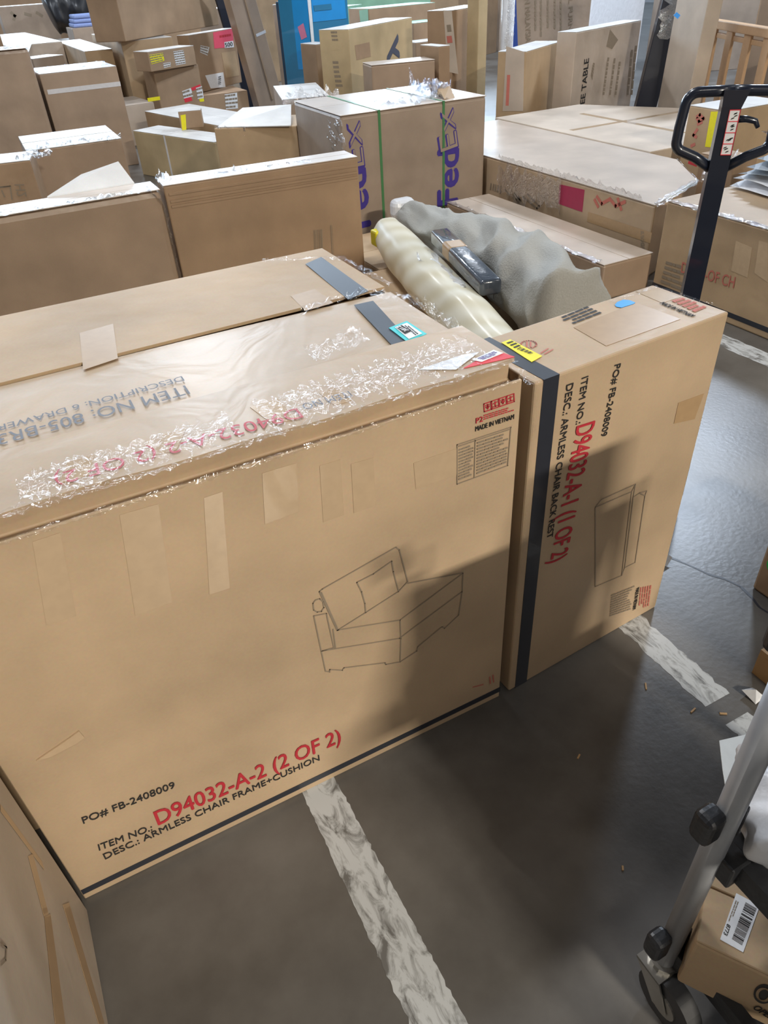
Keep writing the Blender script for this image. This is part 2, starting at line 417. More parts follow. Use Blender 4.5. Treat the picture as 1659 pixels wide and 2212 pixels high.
# painted lines (worn), crack
def paint_line(pts_l, pts_r):
    n = len(pts_l); m = MB()
    for i in range(n-1):
        m.add([Vector((*pts_l[i], .0006)), Vector((*pts_r[i], .0006)), Vector((*pts_r[i+1], .0006)), Vector((*pts_l[i+1], .0006))], [(0,1,2,3)])
    m.build('painted_line', 'paint', fl)
def ystrip(xa, xb, y0, y1, n=60, j=.006, xa2=None, xb2=None):
    L = []; R = []
    for i in range(n+1):
        y = y0+(y1-y0)*i/n; t = i/n
        L.append(((xa if xa2 is None else xa+(xa2-xa)*t)+random.gauss(0, j*.5), y))
        R.append(((xb if xb2 is None else xb+(xb2-xb)*t)+random.gauss(0, j*.5), y))
    paint_line(L, R)
ystrip(.185, .315, -1.2, 1.25, 240, .0025, .212, .292)
ystrip(1.235, 1.325, .70, 1.15, 30, .006); ystrip(1.235, 1.32, .40, .635, 20, .008); ystrip(2.96, 3.08, .6, 2.3, 60, .006)
ck = [(1.45,1.22),(1.53,1.225),(1.59,1.19),(1.605,1.15),(1.62,1.11),(1.635,1.06),(1.66,1.02),(1.675,.97),(1.665,.92),(1.65,.88),(1.66,.8),(1.7,.7)]
m = MB()
for a, b in zip(ck, ck[1:]):
    a = Vector((*a, .0008)); b = Vector((*b, .0008)); s = Vector((-(b-a).y, (b-a).x, 0)).normalized()*random.uniform(.0025, .005)
    m.add([a-s, b-s, b+s, a+s], [(0,1,2,3)])
m.build('crack', 'blacktape', fl)

# ================================================================== box A (front)
a = Carton(); a.w, a.d, a.h = 1.095, .215, .983
a.root = empty('cardboard_box', (-.306, .998, 0)); a.mw = Matrix.Translation((-.306, .998, 0)); a.inv = a.mw.inverted()
tag(a.root, 'large kraft carton in front with armless sofa line drawing and red D94032-A-2 print', 'box')
prof = [(0, 0), (0, .950), (.007, .950), (.010, .930), (.042, .934), (.044, .966), (a.d, .966), (a.d, 0)]
bod = fixn(MB().prism([Vector((0, y, z)) for y, z in prof], (a.w, 0, 0)).build('body', 'kraftA', a.root))
bevel(bod, .002, 1)
lid = MB(); nn = 40
for i in range(nn):   # lid flap, its free front edge a little wavy
    x0, x1 = a.w*i/nn, a.w*(i+1)/nn
    def fy(x): return .022+.004*math.sin(x*7)+.003*math.sin(x*23+1)
    def fz(x): return .0*x
    lid.add([(x0, fy(x0), .976), (x1, fy(x1), .976), (x1, a.d, .976), (x0, a.d, .976), (x0, fy(x0), .983), (x1, fy(x1), .983), (x1, a.d, .983), (x0, a.d, .983)], BF)
lid.build('top_flap', 'kraftW', a.root)
MB().box(.002, -.0012, .021, a.w+.001, 0, .039).build('tape_strip', 'blacktape', a.root)
bevel(MB().box(a.w+.004, .03, .005, a.w+.009, a.d, .95).build('side_flap', 'kraft', a.root), .001, 1)
bevel(MB().box(a.w, .012, .01, a.w+.004, a.d-.02, .955).build('side_flap', 'darkedge', a.root), .001, 1)
text(a, 'F', 'PO# FB-2408009', (180, 1778), (378, 1700), (177, 1764), 'ink', .008)
text(a, 'F', 'ITEM NO.:', (214, 1836), (329, 1792), (211, 1823), 'ink', .008)
text(a, 'F', 'D94032-A-2 (2 OF 2)', (342, 1781), (736, 1601), (331, 1753), 'red', .012)
text(a, 'F', 'DESC.: ARMLESS CHAIR FRAME+CUSHION', (227, 1855), (690, 1641), (223, 1843), 'ink', .008)
text(a, 'F', 'MADE IN VIETNAM', (1026, 931), (1109, 904), (1025, 921), 'ink', .012)
text(a, 'F', 'P2', (1027, 914), (1042, 909), (1026, 903), 'red', .01)
dashes(a, 'F', [(1044, 895), (1109, 875), (1109, 887), (1044, 907)], 3, 'red', words=(.05, .14))
icon = []
for i in range(4):
    p = lambda u, v: (1044+u*66+v*1, 872-u*22.5+v*17)
    u0, u1 = i/4+.01, (i+1)/4-.01
    icon.append([p(u0, 0), p(u1, 0), p(u1, 1), p(u0, 1), p(u0, 0)])
    um = (u0+u1)/2
    icon.append([p(um, .2), p(um, .8)]); icon.append([p(um-.06, .3+.1*(i % 2)), p(um+.06, .3)])
    if i % 2: icon.append([p(um-.07, .78), p(um+.07, .78)])
    else: icon.append([p(um-.05, .5), p(um, .75), p(um+.05, .5), p(um-.05, .5)])
strokes(a, 'F', icon, .0022, 'red', 'printed_symbols')
blk = [(987, 960), (1103, 922), (1096, 1005), (987, 1045)]
strokes(a, 'F', [blk+blk[:1], [(1026, 950), (1024, 1030)], [(991, 963), (1100, 927)]], .0022, 'greyink', 'printed_frame')
dashes(a, 'F', [(990, 968), (1022, 957), (1021, 1026), (990, 1038)], 11, 'greyink', words=(.2, .4))
dashes(a, 'F', [(1030, 953), (1099, 931), (1093, 1000), (1029, 1025)], 11, 'greyink', words=(.08, .25))
g = lambda x, y: (560+.3617*x, 1100+.3617*y)
sofa = [[(395,965),(325,635),(400,620),(445,825),(370,845)], [(370,845),(835,770),(1210,490),(1215,380),(840,660),(465,720)],
        [(840,660),(845,770),(840,910)], [(395,965),(420,970),(420,955),(495,960),(505,945),(750,915),(755,925),(840,910),(940,845),(945,820),(1090,700),(1105,710),(1190,630),(1210,490)],
        [(325,600),(320,560),(335,540),(360,532),(380,550),(385,585),(370,608),(345,612),(325,600)],
        [(465,722),(358,490),(375,475),(815,225),(835,240),(885,430),(830,490),(635,615),(465,722)],
        [(635,615),(630,560),(610,490),(582,435),(680,385),(790,308),(800,370),(815,430),(830,485)],
        [(885,440),(1215,378)], [(370,495),(470,718)], [(440,715),(455,825)]]
strokes(a, 'F', [[g(*p) for p in L] for L in sofa], .0026, 'greyink')
strokes(a, 'F', [[g(1375, 1000), g(1379, 1038)], [g(1394, 988), g(1398, 1030)], [g(1275, 1060), g(1335, 1045)]], .004, 'palered', 'printed_symbols')
for q in ([(566,1022),(640,1000),(646,1105),(572,1132)], [(690,1006),(735,992),(743,1112),(698,1128)], [(758,1002),(806,988),(812,1090),(764,1108)],
          [(440,1075),(480,1062),(496,1270),(452,1284)], [(258,1112),(342,1088),(372,1300),(292,1330)], [(893,1000),(1010,960),(1000,1020),(898,1056)], [(70,1170),(130,1150),(165,1330),(100,1350)]):
    quad(a, 'F', q, 'ctape', 'tape_strip', t=.0003)
quad(a, 'F', [(78,1641),(150,1592),(170,1577),(182,1591),(165,1603),(110,1632)], 'ctape', 'tape_strip', t=.003)
text(a, 'T', 'ITEM NO', (752, 847), (650, 875), (757, 860), 'fadeink', 0)
text(a, 'T', 'D94032-A-2 (2 OF 2)', (641, 884), (116, 1027), (648, 906), 'fadered', .0)
for q in ([(330,985),(352,940),(402,927),(382,972)], [(128,1046),(145,1000),(205,982),(192,1027)], [(540,880),(600,862),(640,905),(590,918)], [(690,850),(722,838),(760,866),(722,876)]):
    quad(a, 'T', q, 'ctape', 'tape_strip', off=.0003, t=.0006)
lb = quad(a, 'T', [(1000,797),(1042,773),(1080,761),(1112,772)], 'redlabel', 'shipping_label')
quad(a, 'T', [(1020,780),(1066,758),(1087,765),(1040,784)], 'whitelabel', 'label_panel', off=.0018, parent=lb)
dashes(a, 'T', [(1030,777),(1066,762),(1080,766),(1044,780)], 3, 'purple', off=.003, words=(.15, .3), parent=lb)
quad(a, 'T', [(905,800),(1000,768),(1035,762),(985,800)], 'whiteplastic', 'tape_strip', off=.0012)
film(a.root, [(0, .02, .98), (.5, .02, .98), (1.09, .022, .98)], (0, 1, 0), .03, .003, n=130, seed=1)
film(a.root, [(.02, .0, .950), (.55, -.001, .951), (1.09, 0, .951)], (0, .5, .85), .010, .0015, n=110, seed=2)
film(a.root, [(.6, .08, .984), (1.06, .11, .984)], (0, 1, 0), .12, .003, n=80, rows=16, seed=3)
film(a.root, [(.2, .07, .984), (.55, .08, .984)], (0, 1, 0), .09, .003, n=60, rows=12, seed=4)

# ================================================================== box B
b = carton('tall kraft carton standing beside the sofa box, printed D94032-A-1 with black tape band', .821, .9985, .067, .569, .2205, 0, .9326, 'kraftA', flaps=False, bev=.005)
m = MB(); m.box(.021, -.0012, .001, .062, 0, b.h+.0012); m.box(.021, 0, b.h, .062, b.d, b.h+.0012); m.build('tape_strip', 'blacktape', b.root)
text(b, 'F', 'PO# FB-2408009', (1327, 788), (1297, 944), (1340, 785), 'ink', .008)
text(b, 'F', 'ITEM NO.:', (1256, 816), (1243, 917), (1270, 811), 'ink', .008)
text(b, 'F', 'D94032-A-1 (1 OF 2)', (1245, 921), (1187, 1217), (1286, 903), 'red', .012)
text(b, 'F', 'DESC.: ARMLESS CHAIR BACK REST', (1223, 831), (1180, 1164), (1238, 825), 'ink', .008)
g = lambda x, y: (1040+.3731*x, 1000+.3731*y)
dr = [[(657,255),(657,715),(810,650),(868,165),(657,255),(692,210),(890,122),(868,165)], [(890,122),(878,190),(828,605),(810,650)], [(880,195),(915,172),(955,160),(945,190),(888,575),(828,605)], [(912,172),(945,188)]]
strokes(b, 'F', [[g(*p) for p in L] for L in dr], .0026, 'greyink')
dashes(b, 'F', [g(750,760), g(885,705), g(860,850), g(740,890)], 10, 'greyink', words=(.08, .3))
dashes(b, 'F', [g(985,705), g(965,850), g(905,830), g(915,720)], 5, 'palered', words=(.1, .3))
text(b, 'F', 'MADE IN VIETNAM', g(893, 728), g(872, 852), g(912, 722), 'ink', .01)
yl = quad(b, 'T', [(1083,742),(1102,735),(1171,771),(1148,784)], 'yellow', 'shipping_label', off=.0016)
dashes(b, 'T', [(1092,742),(1104,738),(1128,750),(1114,756)], 3, 'ink', off=.003, parent=yl)
bars(b, 'T', [(1116,757),(1146,768),(1153,765),(1124,752)], 14, off=.003, parent=yl)
ring = [(1142+17*math.cos(t*math.pi/10), 745+8*math.sin(t*math.pi/10)) for t in range(21)]
strokes(b, 'T', [ring, [(1168,764),(1184,754)], [(1176,766),(1194,756)], [(1138,740),(1138,750)], [(1146,740),(1146,750)]], .003, 'palered', 'printed_symbols')
dashes(b, 'T', [(1302,678),(1240,702),(1203,688),(1266,662)], 4, 'ink', words=(.12, .3))
quad(b, 'T', [(1239,708),(1374,654),(1470,690),(1309,748)], 'tape', 'tape_strip', t=.0004)
quad(b, 'T', [(1328,660),(1333,654),(1346,649),(1360,650),(1372,655),(1368,658),(1342,666),(1331,664)], 'bluedot', 'round_sticker', off=.0012)
quad(b, 'T', [(1372,630),(1410,618),(1470,642),(1430,655)], 'ctape', 'tape_strip', off=.0003, t=.0005)
text(b, 'T', 'MADE IN VIETNAM', (1424, 657), (1492, 686), (1430, 652), 'ink', .012)
dashes(b, 'T', [(1448,650),(1474,643),(1530,664),(1502,676)], 5, 'palered', words=(.1, .2), fill=.7)
quad(b, 'F', [(1465,870),(1520,850),(1500,905),(1455,915)], 'tape', 'tape_strip', t=.0004)
film(b.root, [(.001, 0, .5), (.001, 0, .93)], (0, 1, 0), .02, .002, n=40, seed=5)
film(b.root, [(.003, 0, .93), (.003, .21, .934)], (1, 0, 0), .03, .003, n=25, seed=6)
film(b.root, [(.40, .2, .934), (.56, .2, .934), (.57, .03, .934)], (.4, .8, 0), .02, .002, n=25, seed=8)

# ================================================================== box C (behind A)
c = carton('long kraft drawer-chest carton lying behind the sofa box, printed ITEM NO 805-BR3', -1.25, 1.222, 0, 2.035, .71, 0, .915, 'kraft', flaps=False, bev=.003)
m = MB(); m.box(0, 0, .915, 2.035, .006, .954); m.box(0, .704, .915, 2.035, .71, .954); m.box(0, .006, .915, .006, .704, .954); m.box(2.029, .006, .915, 2.035, .704, .954); m.build('side_wall', 'kraft', c.root)
fa = MB(); nn = 24
for i in range(nn):
    x0, x1 = c.w*i/nn, c.w*(i+1)/nn
    e = lambda x: .306+.004*math.sin(x*5)
    k = lambda x: .955
    fa.add([(x0, -.002, k(x0)-.001), (x1, -.002, k(x1)-.001), (x1, e(x1), k(x1)-.001), (x0, e(x0), k(x0)-.001), (x0, -.002, k(x0)+.005), (x1, -.002, k(x1)+.005), (x1, e(x1), k(x1)+.005), (x0, e(x0), k(x0)+.005)], BF)
fa.build('top_flap', 'kraftW', c.root)
fb = MB()
for i in range(nn):
    x0, x1 = c.w*i/nn, c.w*(i+1)/nn
    e = lambda x: .311+.022*max(0, (x-1.1)/.93)
    fb.add([(x0, e(x0), .957), (x1, e(x1), .957), (x1, .713, .955), (x0, .713, .955), (x0, e(x0), .964), (x1, e(x1), .964), (x1, .713, .961), (x0, .713, .961)], BF)
fb.build('top_flap', 'kraft', c.root)
c.h = .961
quad(c, 'T', [(765,661),(806,652),(888,742),(852,754)], 'blacktape', 'tape_strip', off=.002)
c.h = .9632
quad(c, 'T', [(660,571),(694,556),(796,630),(752,648)], 'blacktape', 'tape_strip')
quad(c, 'T', [(172,720),(245,700),(255,775),(180,800)], 'tape', 'tape_strip', t=.0004)
quad(c, 'T', [(628,640),(680,625),(720,655),(660,672)], 'tape', 'tape_strip', t=.0004)
c.h = .961
text(c, 'T', 'ITEM NO: 805-BR3', (400, 835), (-6, 942), (405, 855), 'fadeink', 0, off=.002)
text(c, 'T', 'DESCRIPTION: 6 DRAWER', (393, 815), (-8, 922), (391, 827), 'fadeink', 0, off=.002)
tl = quad(c, 'T', [(840,712),(879,697),(922,725),(879,742)], 'teal', 'shipping_label', off=.0035)
quad(c, 'T', [(853,712),(879,702),(912,725),(883,737)], 'whitelabel', 'label_panel', off=.0046, parent=tl)
quad(c, 'T', [(857,713),(868,708),(888,721),(875,727)], 'ink', 'label_block', off=.0056, parent=tl)
text(c, 'T', '3812', (883, 720), (864, 711), (877, 724), 'whitelabel', .01, off=.0068, parent=tl)
dashes(c, 'T', [(905,726),(880,706),(873,709),(896,730)], 2, 'ink', off=.0058, parent=tl)
film(c.root, [(1.8, .29, .968), (1.97, .3, .972), (2.04, .2, .966), (2.05, .02, .962)], (.6, .6, 0), .06, .012, n=50, rows=6, seed=9)
film(c.root, [(1.72, .06, .967), (1.86, .1, .967)], (0, 1, 0), .08, .008, n=16, rows=6, seed=10)
film(c.root, [(1.85, .7, .962), (2.04, .6, .962), (2.05, .33, .962)], (.6, .5, 0), .035, .008, n=36, seed=11)

# ================================================================== box D (lower left)
d = carton('pale kraft carton at lower left with slanting brown tape creases', -.305-.62, -.35, 0, .62, 1.325, 0, .7, 'paledull', flaps=True, bev=.008, seam='y')
for q in ([(95,1980),(108,1975),(140,2212),(118,2212)], [(60,1850),(70,1845),(104,1976),(94,1980)], [(135,1955),(148,1950),(225,2212),(212,2212)], [(0,1738),(0,1752),(95,1880),(90,1862)]):
    quad(d, 'R', q, 'tape', 'tape_strip', t=.0004)
strokes(d, 'R', [[(0,2035),(12,2048),(10,2075),(0,2085)], [(12,2048),(0,2042)]], .003, 'greyink')

# ================================================================== middle ground
g1 = carton('wide brown carton behind the drawer box with film-wrapped rounded right corner', -.6, 3.93, 0, 1.362, .21, 0, .75, 'brownW', 'paleW', bev=.03)
film(g1.root, [(.5, 0, .752), (1.3, .0, .752), (1.355, 0, .68), (1.36, 0, .3)], (0, 1, 0), .06, .012, n=80, seed=12)
MB().add([(.85, .21, .75), (1.28, .21, .75), (1.25, .36, .83), (1.05, .34, .80), (.85, .215, .755), (1.28, .215, .755), (1.25, .362, .836), (1.05, .342, .806)], BF).build('open_flap', 'white', g1.root)
g2 = carton('flat brown carton on edge with creased top and barcode, left of purple-lettered box', .79, 3.99, -.06, 1.07, .2, 0, .75, 'brown', 'paleW', bev=.008)
bars(g2, 'F', [(677,497),(697,495),(699,560),(679,562)], 12, 'greyink')
bars(g2, 'F', [(713,486),(718,486),(722,558),(717,558)], 3, 'greyink')
m = MB()
for z in (.700, .665, .64): m.box(.02, -.006, z, 1.06, .001, z+.012)
m.build('crease', 'brown', g2.root)
film(g2.root, [(.25, .03, .752), (.45, .03, .752)], (0, 1, 0), .08, .02, n=14, seed=13)
film(g2.root, [(-.02, .06, .76), (.05, .03, .76)], (0, 1, 0), .16, .04, n=6, rows=6, seed=14)
film(g2.root, [(.55, .03, .752), (.8, .03, .752)], (0, 1, 0), .06, .014, n=14, seed=15)

fx = cpx('large carton with purple delivery-company lettering and green straps', (735,250), (1051,206), .82, .85, 0, mat='dull', topmat='paleW', bev=.02)
text(fx, 'F', 'Fed', (988, 437), (990, 320), (945, 438), 'purple', .03)
text(fx, 'F', 'Ex', (990, 317), (978, 232), (947, 318), 'purple', .02)
text(fx, 'F', 'Ex', (989, 315), (979, 234), (949, 316), 'dull', -.012, off=.0028)
text(fx, 'F', 'Fed', (800, 486), (788, 362), (752, 490), 'purple', .03)
text(fx, 'F', 'Ex', (788, 358), (776, 260), (746, 362), 'purple', .02)
text(fx, 'F', 'Ex', (787, 356), (777, 262), (748, 360), 'dull', -.012, off=.0028)
for p0, p1, pt in (((818,236),(848,440),(795,213)), ((958,217),(986,455),(945,190))):
    aa = fpt(fx, 'F', p0); bb = fpt(fx, 'F', p1)
    m = MB(); m.box(aa.x-.009, -.003, .0, aa.x+.009, -.0005, fx.h+.003); m.box(aa.x-.009, -.003, fx.h+.0005, aa.x+.009, fx.d+.003, fx.h+.003)
    m.build('strap', 'greenstrap', fx.root)
film(fx.root, [(.35, .1, .822), (.95, .25, .822)], (0, 1, 0), .35, .02, n=22, rows=9, seed=16)
film(fx.root, [(.75, .4, .83), (.98, .3, .84)], (.3, 1, 0), .3, .06, 'filmblue', n=12, rows=8, seed=17)
# crushed right end of the carton: torn flap pieces
m = MB(); rn = random.Random(4)
for i in range(6):
    x = .80+i*.02; y = .05+i*.07; z = fx.h
    m.prism([(x, y, z), (x+.10, y+.02, z-.01), (x+.12, y+.13, z+.05+rn.uniform(0, .04)), (x+.04, y+.12, z+.03)], (0, 0, .006))
m.build('torn_flap', 'kraft', fx.root)
film(fx.root, [(-.005, .1, .5), (-.005, .1, .8)], (0, 1, 0), .3, .01, n=14, rows=7, seed=18)

h1 = Carton(); h1.w, h1.d, h1.h = .9, 2.8, .43
h1.root = empty('cardboard_box', (3.29, 3.09, 0)); h1.mw = Matrix.Translation((3.29, 3.09, 0)); h1.inv = h1.mw.inverted()
tag(h1.root, 'long low carton wrapped in clear film with a crumpled corner, behind the grey roll', 'box')
foot = [(0, 0), (.58, .24), (.9, .72), (.9, 2.8), (0, 2.8)]
bevel(fixn(MB().prism([Vector((x, y, .0)) for x, y in foot], (0, 0, .425)).build('body', 'kraftW', h1.root)), .012)
fixn(MB().prism([Vector((x*.995, y+.004, .4255)) for x, y in foot], (0, 0, .005)).build('top_flap', 'paleW', h1.root))
quad(h1, 'L', [(1209,398),(1263,410),(1258,458),(1206,440)], simple('maroon_label', (.40, .03, .09), .35), 'shipping_label')
strokes(h1, 'L', [[(1290,425),(1300,440),(1318,430),(1330,445),(1350,436)], [(1285,432),(1292,446)], [(1335,430),(1342,452)]], .02, 'palered', 'printed_symbols')
strokes(h1, 'L', [[(1115,430),(1170,488),(1163,494),(1108,440),(1115,430)], [(1140,420),(1165,445),(1160,450),(1130,425)], [(1100,420),(1092,410)]], .014, 'greyink')
strokes(h1, 'L', [[(1112,425),(1132,450)], [(1122,432),(1118,442)]], .05, 'greyink')
bars(h1, 'L', [(1060,395),(1085,402),(1083,418),(1058,410)], 8, 'greyink')
dashes(h1, 'L', [(1392,500),(1394,590),(1384,592),(1384,498)], 3, 'greyink', words=(.06, .12))
strokes(h1, 'L', [[(1275,470),(1400,512)]], .06, 'tape', 'tape_strip')
film(h1.root, [(-.005, .1, .43), (-.005, 1.0, .43), (-.005, 1.5, .43)], (.6, 0, -.8), .10, .010, 'film2', n=70, rows=6, seed=19)
film(h1.root, [(-.01, .8, .33), (-.01, 1.5, .30)], (0, .1, 1), .22, .010, 'film2', n=30, rows=7, seed=20)
film(h1.root, [(0, 0, .43), (.58, .24, .43), (.9, .72, .43)], (.5, .8, 0), .12, .012, 'film2', n=30, rows=6, seed=21)
h2 = Carton(); h2.w, h2.d, h2.h = 1.5, 1.9, .43
h2.root = empty('cardboard_box', (4.22, 4.1, 0))
tag(h2.root, 'broad low carton with plain pinkish top behind the film-wrapped one', 'box')
foot = [(0, 0), (1.42, 0), (1.42, 1.1), (.95, 1.9), (0, 1.9)]
bevel(fixn(MB().prism([Vector((x, y, .0)) for x, y in foot], (0, 0, .432)).build('body', 'pale', h2.root)), .01)
m = MB(); m.box(.1, .95, .4322, 1.3, 1.0, .4330); m.box(.62, .3, .4322, .67, 1.5, .4331); m.build('tape_strip', 'ctape', h2.root)

thin = carton('flat film-wrapped carton lying on the floor against the long wrapped box', 2.86, 4.62, -math.pi/2, 1.64, .36, 0, .21, 'brownW', 'paleW', bev=.012)
film(thin.root, [(0, .0, .212), (1.6, 0, .212)], (0, 1, 0), .05, .008, n=60, seed=22)

it = carton('kraft carton by the aisle with red D9 print and black base tape', 3.2, 2.93, -math.pi/2, 1.5, .95, 0, .5, 'kraft', 'kraftW', bev=.008)
MB().box(-.001, -.0012, .035, 1.5, 0, .06).build('tape_strip', 'blacktape', it.root)
text(it, 'F', 'D9403-OF CH', (1471, 588), (1585, 622), (1476, 566), 'palered', .01)
dashes(it, 'F', [(1440,562),(1475,572),(1484,635),(1426,612)], 5, 'greyink', words=(.15, .4))
quad(it, 'F', [(1590,520),(1625,535),(1615,600),(1580,585)], 'ctape', 'tape_strip', t=.0005)
quad(it, 'F', [(1640,520),(1659,525),(1659,610),(1630,590)], 'ctape', 'tape_strip', t=.0005)
quad(it, 'T', [(1512,428),(1525,423),(1532,428),(1520,433)], 'teal', 'round_sticker')
film(it.root, [(0, 0, .502), (.6, 0, .502), (1.4, 0, .502)], (0, 1, 0), .06, .008, n=60, seed=23)
# folded bedding on that carton
fr_ = empty('folded_bedding', (3.62, 2.28, .503)); tag(fr_, 'folded blue-grey bedding in clear plastic on the aisle carton', 'bedding')
def fold(z, th, w_, d_, seed, mat):
    rn = random.Random(seed); m = MB(); n1, n2 = 10, 10; P = []
    for j in range(n2+1):
        for i in range(n1+1):
            u, v = i/n1, j/n2; P.append((u*w_+.012*math.sin(9*v+seed), v*d_+.012*math.sin(8*u+seed), z+.012*math.sin(7*u+seed)*math.cos(6*v+seed)))
    # closed rounded slab
    top = [(x, y, zz+th*(1-(2*abs((i % (n1+1))/n1-.5))**6)*(1-(2*abs((i//(n1+1))/n2-.5))**6)) for i, (x, y, zz) in enumerate(P)]
    N = len(P); f = []
    for j in range(n2):
        for i in range(n1):
            q = j*(n1+1)+i; f.append((q+N, q+1+N, q+n1+2+N, q+n1+1+N)); f.append((q, q+n1+1, q+n1+2, q+1))
    return m.add(P+top, f).build('fold', mat, fr_, True)
greyblue = simple('bedding_print', (.42, .47, .52), .55, coat=.4, bump=.4, bscale=9)
for k in range(5): fold(.012+k*.038, .045, .62-.02*k, .62-.03*k, k, greyblue if k > 1 else 'whiteplastic')
film(fr_, [(.1, .3, .25), (.55, .3, .25)], (0, 1, 0), .55, .02, 'filmblue', n=14, rows=12, seed=24)
# ================================================================== rolls
low = carton('low plain carton under the cream roll and the grey blanket roll', 1.3, 2.05, 0, 1.35, 1.78, 0, .14, 'kraft', bev=.006)
carton('low plain carton at the foot of the purple-lettered carton', 1.92, 3.86, 0, .7, .7, 0, .13, 'kraft', bev=.006)
def lump(name, label, cat, path, rad, mat, seg=26, sub=46, wr=.06, seed=0, squash=1., endr=.7, wf=9., ridge=0.):
    rn = Vector((seed*3.1, seed*1.7, seed)); path = [Vector(p) for p in path]; n = sub
    L = len(path)-1; v = []; f = []
    root = empty(name, (path[0].x, path[0].y, 0)); o0 = Vector((path[0].x, path[0].y, 0)); tag(root, label, cat)
    for i in range(n+1):
        s = i/n*L; k = min(int(s), L-1); t = s-k
        p0 = path[max(k-1, 0)]; p1 = path[k]; p2 = path[k+1]; p3 = path[min(k+2, L)]
        p = .5*((2*p1)+(p2-p0)*t+(2*p0-5*p1+4*p2-p3)*t*t+(3*p1-p0-3*p2+p3)*t**3)
        q = path[min(k+1, L)]-path[k]; tn = q.normalized()
        x = Vector((0,0,1)).cross(tn).normalized(); z = tn.cross(x)
        r = rad[k]*(1-t)+rad[k+1]*t
        e = min(i, n-i); r *= {0: .0, 1: endr, 2: .93}.get(e, 1)
        for j in range(seg):
            an = 2*math.pi*j/seg
            w = 1+wr*noise.noise(Vector((math.cos(an)*1.6, math.sin(an)*1.6, i/n*wf))+rn)*2+wr*.5*math.sin(i/n*wf*5+an*2+seed)
            if ridge:
                pv = Vector((math.cos(an)*1.0, math.sin(an)*1.0, i/n*wf*.75))+rn; pv.z += pv.x*1.2
                w += ridge*(.32-abs(noise.noise(pv*.9))*1.6)+ridge*.3*(.3-abs(noise.noise(pv*1.9+rn))*1.3)
            v.append(p+(x*math.cos(an)+z*math.sin(an)*squash)*r*w-o0)
    for i in range(n):
        for j in range(seg):
            j2 = (j+1) % seg; f.append((i*seg+j, i*seg+j2, (i+1)*seg+j2, (i+1)*seg+j))
    o = fixn(mobj('body', v, f, mat, root, True)); return root
cr = lump('cream_roll', 'cream striped roll in shiny plastic slanting across the low carton', 'roll', [(2.06,4.02,.285),(1.95,3.55,.278),(1.83,3.04,.278),(1.73,2.6,.278),(1.60,2.1,.278)], [.10,.115,.12,.12,.12], 'cream', wr=.045, seed=1, wf=6, seg=40, sub=80)
gr = lump('blanket_roll', 'thick wrinkled grey blanket roll with crumpled folds', 'roll', [(2.37,4.30,.27),(2.30,3.75,.30),(2.24,3.2,.34),(2.17,2.75,.355),(2.06,2.3,.355)], [.085,.125,.175,.19,.185], 'greycloth', seg=64, sub=150, wr=.03, seed=5, wf=9, ridge=.27)
m = MB().box(-.08, -.06, -.05, .08, .05, .08); o = m.build('end_wrap', 'whiteplastic', gr); o.location = (-.01, .06, .29); bevel(o, .04, 3)
m = MB().box(-.03, -.03, -.04, .02, .05, .05); o = m.build('end_label', 'yellow', cr); o.location = (-.105, -.10, .29); bevel(o, .012, 2)
film(cr, [(-.16,-.7,.385), (-.3,-1.3,.385)], (1, 0, 0), .10, .006, n=18, rows=6, seed=31)
bd = empty('black_bundle', (2.05, 3.38, 0)); tag(bd, 'slim dark plastic-wrapped bundle with a brown tape band between the two rolls', 'bundle')
dvec = Vector((1.86, 2.62, 0))-Vector((2.05, 3.38, 0)); bl_ = dvec.length
bq = MB().box(0, -.052, -.035, bl_, .052, .04).build('body', simple('dark_film', (.06, .075, .10), .22, coat=.8, bump=.5, bscale=12), bd); bevel(bq, .018, 3)
for p_ in bq.data.polygons: p_.use_smooth = True
bq.location = (0, 0, .42); bq.rotation_euler = (0, .02, math.atan2(dvec.y, dvec.x))
tb = MB().box(.2, -.0535, -.0365, .33, .0535, .0415).build('tape_band', 'tape', bd); bevel(tb, .018, 3); tb.location = bq.location; tb.rotation_euler = bq.rotation_euler

# ================================================================== pallet jack (standing behind box B)
pj = empty('pallet_jack', (1.93, 1.60, 0), math.atan2(-1.1, 1.32)); tag(pj, 'black pallet jack with looped steering handle behind the standing carton', 'pallet jack')
# local x = across the handle, y = away from the viewer
zt = 1.262
MB().add(*(lambda m: (m.v, m.f))(MB().prism([(-.030, -.02, .35), (.030, -.02, .35), (.026, -.02, zt-.012), (-.026, -.02, zt-.012)], (0, .045, 0)))).build('shaft', 'blackpaint', pj)
def arc(cx, cz, r, a0, a1, n=8): return [(cx+r*math.cos(a0+(a1-a0)*i/n), 0, cz+r*math.sin(a0+(a1-a0)*i/n)) for i in range(n+1)]
lp = [(0, 0, zt)] + [(-.05, 0, zt-.001)] + arc(-.088, zt-.036, .034, math.pi/2, math.pi) + [(-.127, 0, zt-.09)] + arc(-.100, zt-.128, .028, math.pi, math.pi*1.35) + [(-.07, 0, zt-.170), (-.015, 0, zt-.203)]
MB().tube([(x, 0, z) for x, _, z in lp], .0145, 12).build('handle_loop', 'blackpaint', pj, True)
MB().tube([(-x, 0, z) for x, _, z in lp], .0145, 12).build('handle_loop', 'blackpaint', pj, True)
m = MB(); m.prism([(-.026, -.021, zt-.04), (.026, -.021, zt-.04), (.04, -.021, zt+.004), (-.028, -.021, zt+.004)], (0, .044, 0)); m.build('gusset', 'blackpaint', pj)
st = MB().box(-.004, -.0222, zt-.16, .025, -.0205, zt-.045).build('warning_sticker', 'whitelabel', pj)
m = MB()
for k in range(5):
    z = zt-.16+k*.02875; m.box(-.004, -.0232, z-.001, .025, -.0222, z+.001)
for x in (-.004, .0235): m.box(x, -.0232, zt-.16, x+.0015, -.0222, zt-.045)
